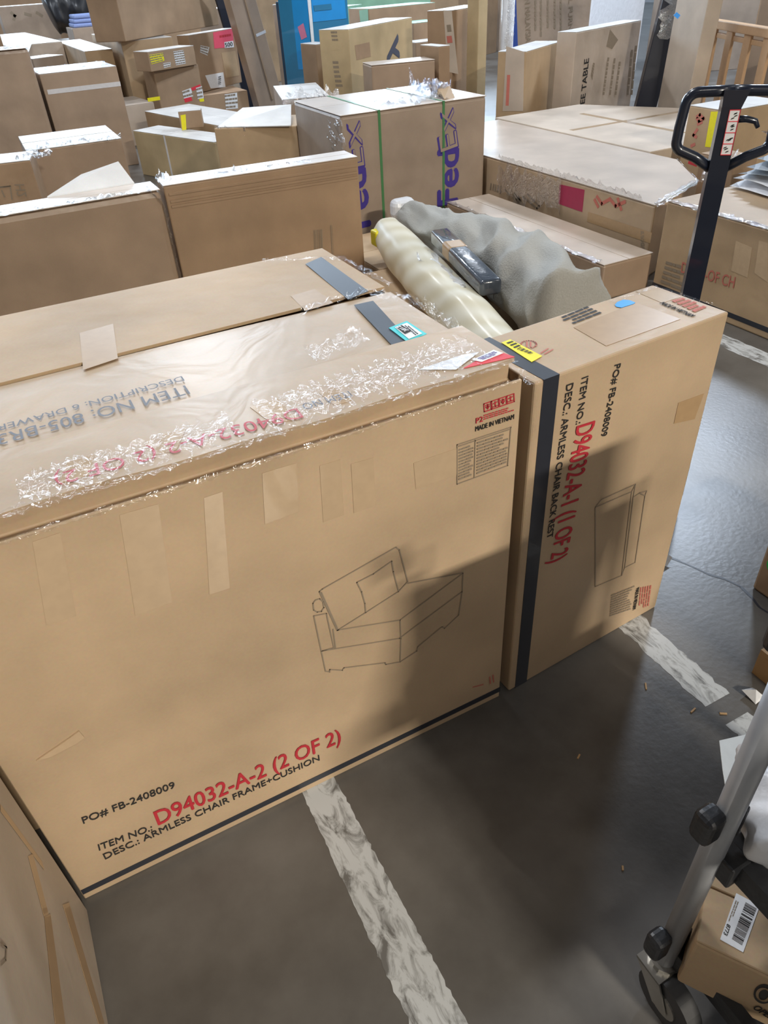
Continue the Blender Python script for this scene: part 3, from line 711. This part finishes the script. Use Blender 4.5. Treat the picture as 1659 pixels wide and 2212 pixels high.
m.build('sticker_frame', 'redlabel', st)
m = MB(); rn = random.Random(3)
for k in range(4):
    for q in range(4):
        x = rn.uniform(0, .012); z = zt-.156+k*.02875+rn.uniform(0, .014)
        m.prism([(x, -.0222, z), (x+.008, -.0222, z+.003), (x+.009, -.0222, z+.006), (x+.002, -.0222, z+.004)], (0, -.0008, 0))
m.build('sticker_symbols', 'ink', st)
MB().tube([(.02, 0, zt-.072), (.05, 0, zt-.072), (.075, 0, zt-.078), (.085, 0, zt-.094)], [.010, .009, .008, .006], 10).build('release_lever', 'blackpaint', pj, True)
fork_dir = Matrix.Rotation(math.radians(128), 4, 'Z')
def jp(o): o.data.transform(fork_dir); return o
jp(MB().tube([(0, 0, .0801), (0, 0, .42)], .055, 16).build('pump', 'blackpaint', pj))
jp(MB().box(-.10, .03, .075, .10, .16, .20).build('pump_block', 'blackpaint', pj))
for s in (-1, 1):
    jp(MB().tube([(s*.02, 0, .085), (s*.07, 0, .085)], .085, 20).build('wheel', 'rubber', pj))
    jp(bevel(MB().box(s*.17-.07, .12, .045, s*.17+.07, .95, .085).build('fork', 'blackpaint', pj), .01))
jp(MB().box(-.24, .10, .05, .24, .18, .19).build('fork_frame', 'blackpaint', pj))

# ================================================================== right edge: carton, pallet, bin
gb = carton('brown carton with round green label at the right edge of the aisle', 1.70, .95, -math.pi/2, .2, .4, 0, .28, 'brown', bev=.008)
g_ = lambda u, v: (u, -.0015, v)
m = MB().prism([(.048+.03*math.cos(t*math.pi/8), -.0016, .12+.03*math.sin(t*math.pi/8)) for t in range(16)], (0, .001, 0)); fixn(m.build('round_sticker', 'greendot', gb.root))
pl = empty('wood_pallet', (1.43, .10, 0)); tag(pl, 'small pine pallet under the black tote at the right edge', 'pallet')
for y in (.0, .26, .52): MB().box(0, y, 0, .7, y+.1, .075).build('bearer', 'wood', pl)
for x in (0.001, .2, .4, .6): MB().box(x, 0, .0752, x+.1, .62, .092).build('plank', 'wood', pl)
tt = empty('plastic_tote', (1.47, .12, .0925)); tag(tt, 'black plastic tote on the small pine pallet', 'tote')
bevel(MB().box(0, 0, 0, .55, .57, .3).build('body', 'blackplastic', tt), .02); MB().box(-.015, -.015, .3, .565, .585, .33).build('lid', 'blackplastic', tt)

# ================================================================== service cart
ct = empty('service_cart', (.645, .283, 0)); tag(ct, 'rolling service cart with grey tube uprights and black trays', 'cart')
# local: upright at origin, trays run to +x and -y
CX, CY = .62, -.62
for (x, y) in ((0, 0), (CX, 0), (0, CY), (CX, CY)):
    MB().tube([(x, y, .13), (x, y, .95)], .0182, 20).build('upright', 'alu', ct, True)
for z0, t in ((.13, .045), (.468, .045), (.86, .05)):
    tr = empty('tray', (0, 0, 0)); tr.parent = ct
    o = MB(); e = .006
    o.box(e+.03, CY+e, z0, CX-e-.02, -e, z0+.012)
    o.box(e+.02, -e-.018, z0, CX-e, -e+.006, z0+t); o.box(e+.02, CY+e, z0, CX-e, CY+e+.02, z0+t)
    o.box(e+.012, CY+e, z0, e+.034, -e+.006, z0+t); o.box(CX-e-.02, CY+e, z0, CX-e, -e, z0+t)
    o.build('tray_pan', 'blackplastic', tr)
    for (x, y) in ((0, 0), (CX, 0), (0, CY), (CX, CY)):
        sx_ = 1 if x == 0 else -1; sy_ = -1 if y == 0 else 1
        bevel(MB().box(min(x, x+sx_*.04), min(y, y+sy_*.04), z0-.002, max(x, x+sx_*.04), max(y, y+sy_*.04), z0+t+.004).build('corner_socket', 'blackplastic', tr), .004)
    zk = z0+.112 if z0 > .2 else z0+.06
    kn = MB().box(-.052, -.012, zk, -.015, .022, zk+.062).build('clamp_knob', 'blackplastic', tr); bevel(kn, .011, 3)
    kn = MB().box(.016, -.012, zk-.03, .034, .008, zk+.045).build('clamp_knob', 'blackplastic', tr); bevel(kn, .007, 2)
for (x, y) in ((0, 0), (CX, 0), (0, CY), (CX, CY)):
    cs = empty('caster', (0, 0, 0)); cs.parent = ct
    wx, wy = x-.012, y-.042
    MB().tube([(wx-.016, wy, .06), (wx+.016, wy, .06)], .06, 28).build('wheel', 'rubber', cs)
    MB().tube([(wx-.0195, wy, .06), (wx+.0195, wy, .06)], .028, 18).build('hub', 'steel', cs)
    m = MB()
    for s in (-1, 1):
        xx = wx+s*.021
        m.prism([(xx, wy-.016, .05), (xx, wy+.016, .045), (xx, y+.03, .118), (xx, y-.026, .118)], (.003*s, 0, 0))
    m.prism([(wx-.024, y-.026, .116), (wx+.024, y-.026, .116), (wx+.024, y+.03, .116), (wx-.024, y+.03, .116)], (0, 0, .006))
    m.build('fork', 'steel', cs)
    MB().tube([(x, y, .119), (x, y, .134)], .026, 16).build('swivel', 'steel', cs)
# carton on the lower tray
bx = Carton(); p0 = Vector((.672, .268, 0)); yw = -.92
q0 = atz((1503,2032), .308); q1 = atz((1659,2106), .308); yw = math.atan2((q1-q0).y, (q1-q0).x)
cb = carton('orange-brown carton with white barcode label on the lower cart tray', q0.x, q0.y, yw, .36, .2, .143, .165, 'kraft', flaps=True, seam='x', bev=.006)
wl = quad(cb, 'T', [(1590,1930),(1641,1957),(1605,2058),(1555,2030)], 'whitelabel', 'shipping_label')
bars(cb, 'T', [(1610,1950),(1580,2030),(1602,2044),(1634,1964)], 26, parent=wl)
text(cb, 'T', '8773', (1564, 2017), (1571, 1995), (1569, 2020), 'ink', .01, parent=wl) if False else None
text(cb, 'T', '8773', (1570, 1996), (1562, 2018), (1579, 1998), 'ink', .01, parent=wl)
dashes(cb, 'T', [(1588,1945),(1572,1990),(1580,1993),(1596,1950)], 2, 'greyink', parent=wl)
rg = lambda r: [(1650+r*math.cos(t*math.pi/12), 2146+r*.95*math.sin(t*math.pi/12)) for t in range(25)]
fixn(quad(cb, 'F', rg(22)[:24], 'ink', 'round_logo', t=.0006)); strokes(cb, 'F', [rg(14)], .004, 'kraft', 'printed_symbols', off=.0022)
text(cb, 'F', 'OPEN', (1625, 2175), (1668, 2202), (1628, 2163), 'ink', .01)
rt = tag(MB().box(.02, -.05, 0, .16, .03, .03).build('red_packet', 'redlabel'), 'red packet beside the barcode carton on the lower cart tray', 'packet'); rt.location = (.84, -.06, .143); bevel(rt, .006)
# white bag and paper on the middle tray
wb = lump('white_bag', 'white plastic bag lying on the middle cart tray', 'bag', [atz((1650,1630), .57), atz((1662,1700), .57), atz((1680,1780), .57), atz((1700,1860), .57)], [.04,.05,.05,.045], 'whiteplastic', wr=.12, seed=8, wf=4)
P = [atz(p, .50) for p in ((1553,1602),(1640,1582),(1660,1690),(1570,1728),(1560,1665))]
pp = empty('paper_sheet', (P[0].x, P[0].y, .5)); tag(pp, 'blank white sheet of paper sticking out behind the grey cart upright', 'paper')
fixn(MB().prism([p-P[0]+Vector((0, 0, .002)) for p in P], (0, 0, .0012)).build('sheet', 'paper', pp))
st_ = carton('added unseen flat carton on the left of the top cart tray, casting shade', .70, -.27, 0, .24, .48, .873, .10, 'kraft', bev=.006)  # added out of view to block the key lamp and shade the front cartons
st2 = carton('added unseen taller carton on the right of the top cart tray, casting shade', .955, -.27, 0, .26, .48, .873, .26, 'brown', bev=.006)  # added out of view as well; its extra height lifts the cast shadow
# splinters on the floor
for k, (p, an, l) in enumerate((((1497,1535),.2,.02), ((1395,1475+8),.9,.022), ((1562,1542),-.6,.018), ((1250,985+650),.5,.014), ((1345,1876),.9,.01))):
    q = atz(p, 0); s = MB().box(-l/2, -.002, 0, l/2, .002, .003).build('wood_splinter', 'wood'); s.location = q; s.rotation_euler = (0, 0, an)
    tag(s, 'tiny pale splinter of wood on the concrete floor', 'splinter', 'splinters on the floor')
pc_ = atz((1632,1522), 0)
w2 = mobj('plastic_scrap', [(0,0,.001),(.03,.0,.012),(.035,.04,.004),(-.005,.045,.015),(.015,.02,.03)], [(0,1,4),(1,2,4),(2,3,4),(3,0,4)], 'whiteplastic'); w2.location = pc_
tag(w2, 'small crumpled scrap of clear plastic on the floor beside the cart', 'scrap')
w3 = mobj('film_scrap', [(0,0,.001),(.03,.01,.02),(.02,.06,.03),(-.02,.05,.012),(.0,.03,.05)], [(0,1,4),(1,2,4),(2,3,4),(3,0,4)], 'whiteplastic'); w3.location = atz((1440,1225), 0)
tag(w3, 'scrap of white film on the floor behind the standing carton', 'scrap')
# ================================================================== background, left
def lab(c, face, pts, mat='whitelabel', rows=4, ink='greyink', bc=None):
    l = quad(c, face, pts, mat, 'shipping_label', off=.001, t=.0015)
    if rows: dashes(c, face, pts, rows, ink, off=.0035, parent=l, words=(.1, .35), fill=.5)
    return l
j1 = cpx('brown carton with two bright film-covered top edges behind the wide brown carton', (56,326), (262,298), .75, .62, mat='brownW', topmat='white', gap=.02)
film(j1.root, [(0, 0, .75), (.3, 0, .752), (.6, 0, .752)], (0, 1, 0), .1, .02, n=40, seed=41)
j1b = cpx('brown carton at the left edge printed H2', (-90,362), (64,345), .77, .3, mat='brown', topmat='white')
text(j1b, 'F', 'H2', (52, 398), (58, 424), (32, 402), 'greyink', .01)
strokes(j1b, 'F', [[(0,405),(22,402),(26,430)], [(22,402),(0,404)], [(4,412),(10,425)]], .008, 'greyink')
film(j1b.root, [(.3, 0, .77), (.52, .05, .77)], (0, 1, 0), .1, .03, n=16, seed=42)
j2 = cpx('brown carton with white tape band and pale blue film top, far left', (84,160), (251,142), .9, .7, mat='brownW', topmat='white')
lft = fpt(j2, 'F', (96,200)).z
MB().box(.03, -.002, lft-.02, j2.w, -.0005, lft+.02).build('tape_strip', 'whitetape', j2.root)
film(j2.root, [(0, .25, .902), (.7, .25, .902)], (0, 1, 0), .4, .015, 'filmblue', n=24, rows=8, seed=43)
j3 = carton('tall plain brown carton at the far left edge with film over its top', -.5, 8.55, 0, 1.25, .5, 0, 1.12, 'brownW', bev=.03)
film(j3.root, [(.5, 0, 1.12), (1.2, 0, 1.12)], (0, 1, 0), .1, .03, n=24, seed=44)
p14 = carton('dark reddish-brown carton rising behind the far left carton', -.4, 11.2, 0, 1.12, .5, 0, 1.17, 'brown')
p1 = carton('grey-brown carton with faint print in the far left background', 1.22, 17.4, 0, .95, .6, .0, 1.27, 'dull', 'white')
strokes(p1, 'F', [[(25,28),(32,34),(30,42)], [(55,30),(66,33)], [(80,28),(90,34)]], .05, 'greyink', 'printed_symbols')
p1b = carton('shadowed carton behind the faint-print carton in the far left corner', .5, 19.2, 0, 3.6, .6, 0, 1.45, 'brown')
p2 = carton('pale carton with pink-white top far behind the tape-band carton', .85, 12.6, .05, .72, 3.2, 0, .93, 'paleW', 'white')
quad(p2, 'T', [(48,80),(75,76),(62,112),(56,118)], simple('pale_blue_paper', (.45, .68, .88), .5), 'shipping_label')
p3 = carton('long tan carton with white top seen end-on beside the stacked boxes', 1.58, 10.9, 0, .33, 2.4, 0, .9, 'kraft', 'white', seam='y')
j16 = cpx('small carton in bubbled film behind the tape-band carton', (70,127), (137,118), .88, .35, mat='dull', topmat='white')
pd = carton('dark grey carton below the black bags', 2.1, 15.2, 0, 1.3, .7, 0, .95, 'dull')
kb = lump('black_bag', 'shiny black plastic bag heaped in the far left background', 'bag', [(1.95,16.5,1.1),(2.25,16.5,1.18),(2.6,16.5,1.2),(2.9,16.5,1.1)], [.3,.33,.33,.28], 'blackplastic', wr=.14, seed=12, wf=5)
carton('low carton under the shiny black bag', 1.8, 16.05, 0, 1.3, .9, 0, .74, 'brown')
bl = empty('folded_cloth', (2.15, 14.9+.45, .951)); tag(bl, 'folded blue cloth beside the large overhanging carton', 'cloth')
for k in range(3): bevel(MB().box(.02*k, 0, .06*k, .62-.03*k, .5, .06*k+.058).build('fold', 'bluecloth', bl), .02, 2)
# the stack under the big overhanging carton
j5 = cpx('brown carton at the foot of the stack with red and white labels', (331,152), (428,139), .70, .3, mat='brown', bev=.01)
lab(j5, 'F', [(393,197),(412,190),(417,208),(397,213)], rows=2)
quad(j5, 'F', [(412,190),(432,182),(434,190),(416,196)], 'redlabel', 'shipping_label')
quad(j5, 'F', [(397,213),(412,208),(416,217),(400,222)], 'redlabel', 'shipping_label')
lab(j5, 'F', [(423,190),(436,186),(440,212),(427,214)], rows=3)
quad(j5, 'F', [(430,214),(440,212),(441,219),(432,220)], 'yellow', 'shipping_label')
j6 = cpx('flat carton with yellow and white labels on the labelled stack', (318,112), (418,98), .90, .28, z0=.702, mat='brown', topmat='white')
yl2 = lab(j6, 'F', [(322,119),(352,114),(355,131),(327,139)], 'yellow', 4)
lab(j6, 'F', [(374,111),(396,108),(401,137),(380,141)], rows=6)
lab(j6, 'F', [(352,137),(368,134),(369,143),(354,147)], rows=2)
j5b = carton('tall tan carton whose long side faces left behind the labelled stack', 1.97, 10.56, 0, .62, 2.0, 0, .985, 'kraft', 'white', seam='y')
j5c = carton('film-wrapped low carton with a yellow label at the base of the tan side', 1.62, 9.72, .1, .42, .75, 0, .42, 'paleW')
quad(j5c, 'F', [(318,212),(345,208),(346,216),(320,220)], 'yellow', 'shipping_label')
a4 = atz((272,90), .99); b4 = atz((474,54), .99); v4 = b4-a4
j4 = carton('large plain brown carton on top of the stack, cut off by the photo edge', a4.x, a4.y, math.atan2(v4.y, v4.x), v4.length, .42, .99, .75, 'brown', bev=.01)
film(j4.root, [(.2, 0, .06), (1.9, 0, .06)], (0, 0, 1), .06, .02, n=40, seed=45)
j7 = cpx('brown carton with pink label and torn white paper, second level of the stack', (406,76), (506,60), .985, .18, z0=.36, mat='brown', topmat='white')
pk = quad(j7, 'F', [(460,70),(502,62),(505,101),(463,105)], 'pinklabel', 'shipping_label', t=.002)
quad(j7, 'F', [(484,91),(503,88),(505,102),(485,104)], 'whitelabel', 'label_panel', off=.004, parent=pk)
dashes(j7, 'F', [(473,75),(498,71),(499,80),(474,84)], 1, 'red', off=.004, parent=pk, words=(.1, .2))
text(j7, 'F', '500', (486, 102), (502, 99), (486, 93), 'ink', .02, off=.0065, parent=pk)
lab(j7, 'F', [(433,98),(452,102),(448,120),(432,113)], rows=3)
lw = lab(j7, 'F', [(443,163),(482,156),(487,188),(455,191),(448,182)][:4], rows=0)
bars(j7, 'F', [(471,166),(471,184),(477,183),(477,164)], 10, off=.004, parent=lw)
lab(j7, 'F', [(478,114),(508,110),(517,163),(488,168)], 'kraft', 0)
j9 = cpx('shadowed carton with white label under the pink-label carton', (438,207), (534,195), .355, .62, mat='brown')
lab(j9, 'F', [(485,204),(512,200),(514,234),(488,236)], rows=4)
# leaning carton, dark panel
def leaning(name, label, cat, pts, yp, th, mat):
    P = [aty(p, yp) for p in pts]
    l0 = P[3]+(P[3]-P[0])*(P[3].z/(P[0].z-P[3].z)); r0 = P[2]+(P[2]-P[1])*(P[2].z/(P[1].z-P[2].z))   # run down to the floor
    l0.z = r0.z = 0
    r_ = empty(name, l0); tag(r_, label, cat)
    return r_, bevel(fixn(MB().prism([P[0]-l0, P[1]-l0, r0-l0, l0-l0], (0, th, 0)).build('body', mat, r_)), .008), [p-l0 for p in P]
ln, _, LP = leaning('leaning_carton', 'long narrow brown carton leaning to the left beside a dark panel', 'box', [(487,-30),(545,-30),(612,212),(556,218)], 10.2, .24, 'brownW')
mid = lambda t: (LP[0].lerp(LP[3], t), LP[1].lerp(LP[2], t))
for t in (.42,):
    p, q = mid(t); p2, q2 = mid(t+.025)
    fixn(MB().prism([p.lerp(q, .62)+Vector((0,-.001,.02)), q+Vector((0,-.001,.06)), q2+Vector((0,-.001,.06)), p2.lerp(q2, .62)+Vector((0,-.001,.02))], (0, -.001, 0)).build('tape_strip', 'whitetape', ln))
fixn(MB().prism([p.lerp(q, .55)+Vector((0, -.0005, 0)) for p, q in (mid(0), mid(1))]+[p.lerp(q, .60)+Vector((0, -.0005, 0)) for p, q in (mid(1), mid(0))], (0, -.012, 0)).build('fold_edge', 'brown', ln))
leaning('dark_panel', 'dark blue-black flat panel leaning beside the pink-label carton', 'panel', [(458,-30),(500,-30),(590,218),(535,235)], 11.45, .06, simple('dark_panel', (.012, .015, .03), .5))
j10 = cpx('long low carton with white strap behind the creased flat carton', (287,282), (462,307), .40, .3, mat='yellowkraft', topmat='white')
sx = fpt(j10, 'F', (360,320)).x
m = MB(); m.box(sx-.012, -.003, 0, sx+.012, -.0006, j10.h+.003); m.box(sx-.012, -.0006, j10.h+.0006, sx+.012, j10.d, j10.h+.003); m.build('strap', 'whitetape', j10.root)
j11 = cpx('tiny carton with yellow label standing on the long low carton', (384,241), (433,237), .56, .16, z0=.41, mat='brown', topmat='white')
quad(j11, 'F', [(390,249),(401,247),(403,284),(394,286)], 'yellow', 'shipping_label')
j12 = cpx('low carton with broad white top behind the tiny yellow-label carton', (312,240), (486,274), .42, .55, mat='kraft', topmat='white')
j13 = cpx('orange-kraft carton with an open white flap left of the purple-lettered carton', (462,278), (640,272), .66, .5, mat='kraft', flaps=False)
q = [(.02, .02, .661), (j13.w-.03, -.04, .665), (j13.w-.12, .40, .74), (.1, .47, .72)]
MB().prism(q, (0, 0, .006)).build('open_flap', 'white', j13.root)
film(j13.root, [(0, -.002, .64), (.3, -.004, .64)], (0, 0, 1), .06, .02, n=14, seed=46)
# ================================================================== background, middle
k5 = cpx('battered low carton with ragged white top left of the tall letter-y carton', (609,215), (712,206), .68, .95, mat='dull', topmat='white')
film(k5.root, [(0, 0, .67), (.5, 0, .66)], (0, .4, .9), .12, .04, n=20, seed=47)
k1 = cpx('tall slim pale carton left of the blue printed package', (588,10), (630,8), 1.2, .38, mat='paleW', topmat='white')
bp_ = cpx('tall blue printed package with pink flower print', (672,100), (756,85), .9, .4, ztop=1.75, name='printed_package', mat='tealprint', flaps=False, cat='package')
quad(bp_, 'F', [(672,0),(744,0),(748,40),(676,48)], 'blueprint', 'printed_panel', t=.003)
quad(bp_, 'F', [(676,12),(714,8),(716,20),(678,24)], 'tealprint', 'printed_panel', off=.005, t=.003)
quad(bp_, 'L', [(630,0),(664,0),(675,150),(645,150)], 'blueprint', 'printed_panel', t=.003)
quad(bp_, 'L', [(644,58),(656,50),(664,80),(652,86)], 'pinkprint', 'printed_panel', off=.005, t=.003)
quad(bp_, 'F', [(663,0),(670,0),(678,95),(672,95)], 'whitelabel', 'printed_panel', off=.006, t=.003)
bk = carton('dark slim filler for the shade in the gap left of the blue package', 4.0, 10.25, .3, .16, .2, 0, 1.25, simple('gap_shade_teal', (.01, .05, .10), .6))  # dark gap between packages: its shade put into the colour of a filler
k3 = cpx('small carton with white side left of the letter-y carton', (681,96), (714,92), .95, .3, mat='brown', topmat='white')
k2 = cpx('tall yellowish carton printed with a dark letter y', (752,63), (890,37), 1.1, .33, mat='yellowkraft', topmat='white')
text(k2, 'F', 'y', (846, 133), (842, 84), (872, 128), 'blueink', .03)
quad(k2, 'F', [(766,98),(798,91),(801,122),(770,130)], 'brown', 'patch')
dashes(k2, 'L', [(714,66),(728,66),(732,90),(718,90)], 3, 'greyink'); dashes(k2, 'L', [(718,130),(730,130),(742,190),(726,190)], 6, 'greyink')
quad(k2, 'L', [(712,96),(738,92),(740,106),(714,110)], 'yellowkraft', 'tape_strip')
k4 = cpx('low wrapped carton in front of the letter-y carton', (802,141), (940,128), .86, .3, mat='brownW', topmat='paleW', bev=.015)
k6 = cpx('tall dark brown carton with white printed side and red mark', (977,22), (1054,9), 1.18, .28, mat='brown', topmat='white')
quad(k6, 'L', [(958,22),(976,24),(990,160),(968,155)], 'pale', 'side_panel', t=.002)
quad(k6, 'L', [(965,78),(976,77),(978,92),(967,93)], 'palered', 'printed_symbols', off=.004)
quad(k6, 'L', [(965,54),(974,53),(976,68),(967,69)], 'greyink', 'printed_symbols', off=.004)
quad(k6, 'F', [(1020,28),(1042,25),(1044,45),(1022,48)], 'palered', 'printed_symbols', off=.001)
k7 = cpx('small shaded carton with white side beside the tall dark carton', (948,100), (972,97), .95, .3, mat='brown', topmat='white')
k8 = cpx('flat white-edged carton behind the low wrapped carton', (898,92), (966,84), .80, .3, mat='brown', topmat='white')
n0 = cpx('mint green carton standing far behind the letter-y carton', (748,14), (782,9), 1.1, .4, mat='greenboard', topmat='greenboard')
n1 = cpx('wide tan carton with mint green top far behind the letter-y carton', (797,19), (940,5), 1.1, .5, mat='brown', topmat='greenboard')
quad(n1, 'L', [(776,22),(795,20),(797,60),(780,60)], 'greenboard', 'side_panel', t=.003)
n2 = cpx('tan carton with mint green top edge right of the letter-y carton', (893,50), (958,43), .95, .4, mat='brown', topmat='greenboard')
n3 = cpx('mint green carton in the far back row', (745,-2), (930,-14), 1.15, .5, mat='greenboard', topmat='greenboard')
# ================================================================== background, right
wp = empty('tall_roll', (4.93, 6.86, 0)); tag(wp, 'tall white film-wrapped roll standing beside the box printed MADE IN MALAYSIA', 'roll')
MB().tube([(0,0,0),(0,0,.4),(0,0,1.7)], .062, 18).build('body', 'whiteplastic', wp, True)
film(wp, [(-.02, -.06, .4), (-.02, -.06, 1.5)], (1, 0, 0), .1, .01, n=40, seed=48)
ns = carton('tall slim tan carton left of the white standing roll', 4.74, 7.08, .3, .14, .14, 0, 1.7, 'yellowkraft')
l1 = cpx('tall carton with blue stripe printed MADE IN MALAYSIA', (1103,60), (1273,45), .9, .3, ztop=1.65, mat='dull')
quad(l1, 'F', [(1103,0),(1115,0),(1119,110),(1107,110)], 'bluestripe', 'printed_stripe')
text(l1, 'F', 'MADE IN MALAYSIA', (1133, -60), (1136, 92), (1144, -60), 'greyink', .02)
text(l1, 'F', 'REAL FURN', (1229, -40), (1228, 65), (1238, -40), 'greyink', .02)
for xx in (1153, 1165, 1180, 1195, 1208): dashes(l1, 'F', [(xx+7,0),(xx+7,80),(xx,80),(xx,0)], 1, 'greyink', words=(.05, .15))
l2 = cpx('kraft carton with film-wrapped red-marked side behind the broad low carton', (1137,111), (1214,88), .9, .27, mat='kraft', topmat='white')
quad(l2, 'L', [(1094,100),(1133,112),(1130,240),(1086,240)], 'paleW', 'side_panel', t=.002)
strokes(l2, 'L', [[(1099,165),(1096,225)]], .03, 'palered', 'printed_symbols', off=.004)
l3 = cpx('pale carton printed coffee table standing beside the dark wrapped panel', (1246,69), (1386,43), 1.0, .2, mat='paleW', topmat='white')
text(l3, 'F', 'COFFEE TABLE', (1257, 280), (1272, 126), (1248, 278), 'ink', .02)
dashes(l3, 'F', [(1275,160),(1280,135),(1286,137),(1281,178)], 1, 'greyink', words=(.1, .2))
for xx in (1300, 1314, 1326): dashes(l3, 'F', [(xx,205),(xx+12,115),(xx+19,115),(xx+7,205)], 1, 'greyink', words=(.05, .14))
quad(l3, 'F', [(1310,100),(1318,64),(1335,86),(1322,106)], 'greyink', 'printed_symbols')
dashes(l3, 'F', [(1352,205),(1362,100),(1378,98),(1368,205)], 2, 'greyink', words=(.1, .2))
l4 = cpx('tall white mattress in plastic behind the coffee table carton', (1274,45), (1392,22), .8, .2, ztop=1.7, name='wrapped_mattress', mat='whiteplastic', flaps=False, bev=.03, cat='mattress')
l5 = carton('dark wrapped panel leaning right of the coffee table carton', 5.86, 6.02, -.55, .2, .1, 0, 1.75, 'blackpaint', name='dark_panel', tilt=(0, .12), flaps=False, cat='panel')
film(l5.root, [(.1, -.01, .9), (.1, -.01, 1.7)], (1, 0, 0), .16, .02, n=30, seed=49)
l6 = carton('tall pale pinkish carton leaning beside the wooden crib rail', 6.02, 5.86, -math.pi/2-.28, .50, .14, 0, 1.75, 'pale', flaps=False, tilt=(0, .06))
quad(l6, 'F', [(1455,33),(1462,26),(1470,33),(1464,41)], 'bluedot', 'round_sticker')
# wooden crib rail
A_ = atz((1505,35), 1.0); B_ = atz((1740,72), 1.0); dv = (B_-A_); L_ = dv.length
cb_ = empty('crib_rail', (A_.x, A_.y, 0), math.atan2(dv.y, dv.x)); tag(cb_, 'pine crib side with upright slats in the right background', 'crib')
bevel(MB().box(0, -.03, .93, L_, .05, 1.0).build('top_rail', 'woodbrown', cb_), .008)
bevel(MB().box(.06, 0, .86, L_, .03, .9).build('mid_rail', 'woodbrown', cb_), .004)
bevel(MB().box(.0, 0, .15, L_, .03, .2).build('bottom_rail', 'woodbrown', cb_), .004)
k = .06
while k < L_-.05:
    bevel(MB().box(k, -.014, .2, k+.13, .014, .93).build('slat', 'woodbrown', cb_), .004, 1); k += .37
for x in (-.05, L_-.01): bevel(MB().box(x, -.02, 0, x+.05, .05, .955).build('post', 'woodbrown', cb_), .006)
o1 = carton('grey-brown carton behind the crib rail', 7.6, 6.2, -1.2, 1.0, .4, 0, 1.22, 'dull', 'white')
o2 = carton('tan carton standing upright behind the crib slats', 7.1, 4.9, -1.2, .5, .4, 0, .95, 'kraft')
o3 = carton('grey plastic-wrapped carton behind the crib slats at the frame edge', 7.0, 4.2, -1.2, .7, .4, 0, .76, 'dull')
ob = lump('plastic_bag', 'bluish crumpled plastic bag on the boxes behind the crib rail', 'bag', [(7.05,4.2,1.0),(7.2,3.85,1.05),(7.4,3.5,1.0)], [.16,.2,.17], 'filmblue' if False else simple('blue_film_bag', (.25, .36, .52), .2, coat=.8, bump=.8, bscale=6), wr=.15, seed=15, wf=4)
o4 = carton('brown carton filling the row behind the blue plastic bag', 8.2, 4.6, -1.2, 1.6, .5, 0, 1.3, 'brown')
l9 = carton('kraft carton with yellow label and red marks behind the pallet jack handle', 4.42, 4.0, -math.pi/2, .33, .55, 0, .71, 'kraft', 'white', bev=.008)
quad(l9, 'F', [(1536,241),(1554,241),(1543,319),(1523,317)], 'yellow', 'shipping_label')
strokes(l9, 'F', [[(1506,252),(1512,248),(1520,256),(1510,262),(1506,256)], [(1508,268),(1516,264)], [(1506,280),(1498,292),(1504,296)], [(1494,315),(1500,312)]], .02, 'palered', 'printed_symbols')
l9b = carton('small kraft carton with a dark crumpled end beside the yellow-label carton', 4.18, 3.62, -math.pi/2, .28, .2, 0, .5, 'brown')
strokes(l9b, 'F', [[(1492,348),(1503,352)]], .04, 'red', 'printed_symbols')
film(l9b.root, [(.05, .0, .4), (.28, 0, .5)], (0, .3, 1), .12, .02, n=14, seed=50)
# far rows that close the view
rows = [
 (-2.2, 13.6, .1, 1.6, .6, 1.05, 'brown', 'brown carton far behind at the left photo edge'),
 (3.9, 12.6, .5, .8, .5, 1.15, 'dull', 'dull carton behind the leaning narrow carton'),
 (4.6, 13.6, .4, 1.2, .6, 1.2, 'brown', 'brown carton behind the blue printed package'),
 (8.6, 13.5, .5, 1.6, .6, 1.3, 'brown', 'brown carton in the far row right of the mint green ones'),
 (10.2, 14.2, .4, 1.6, .6, 1.5, 'dull', 'wide dull carton in the far row behind the standing roll'),
 (8.3, 10.4, .4, 1.5, .6, 1.35, 'brown', 'brown carton behind the box printed MADE IN MALAYSIA'),
 (9.6, 9.4, -.4, 1.6, .6, 1.5, 'dull', 'tall dull carton behind the wrapped mattress'),
 (9.3, 7.6, -1.0, 1.8, .6, 1.5, 'brown', 'brown carton in the far row behind the dark wrapped panel'),
 (6.2, 16.5, .3, 2.2, .8, 1.4, 'pale', 'pale carton in the very last row'),
 (3.2, 17.8, .1, 2.4, .8, 1.45, 'brown', 'brown carton in the very last row left of the pale one'),
 (-2.5, 18.5, 0, 2.8, .8, 1.35, 'dull', 'dull carton in the last row at the far left'),
]
for x, y, yw_, w_, d_, h_, mt, lb_ in rows: carton(lb_, x, y, yw_, w_, d_, 0, h_, mt, 'white' if random.random() < .4 else None)
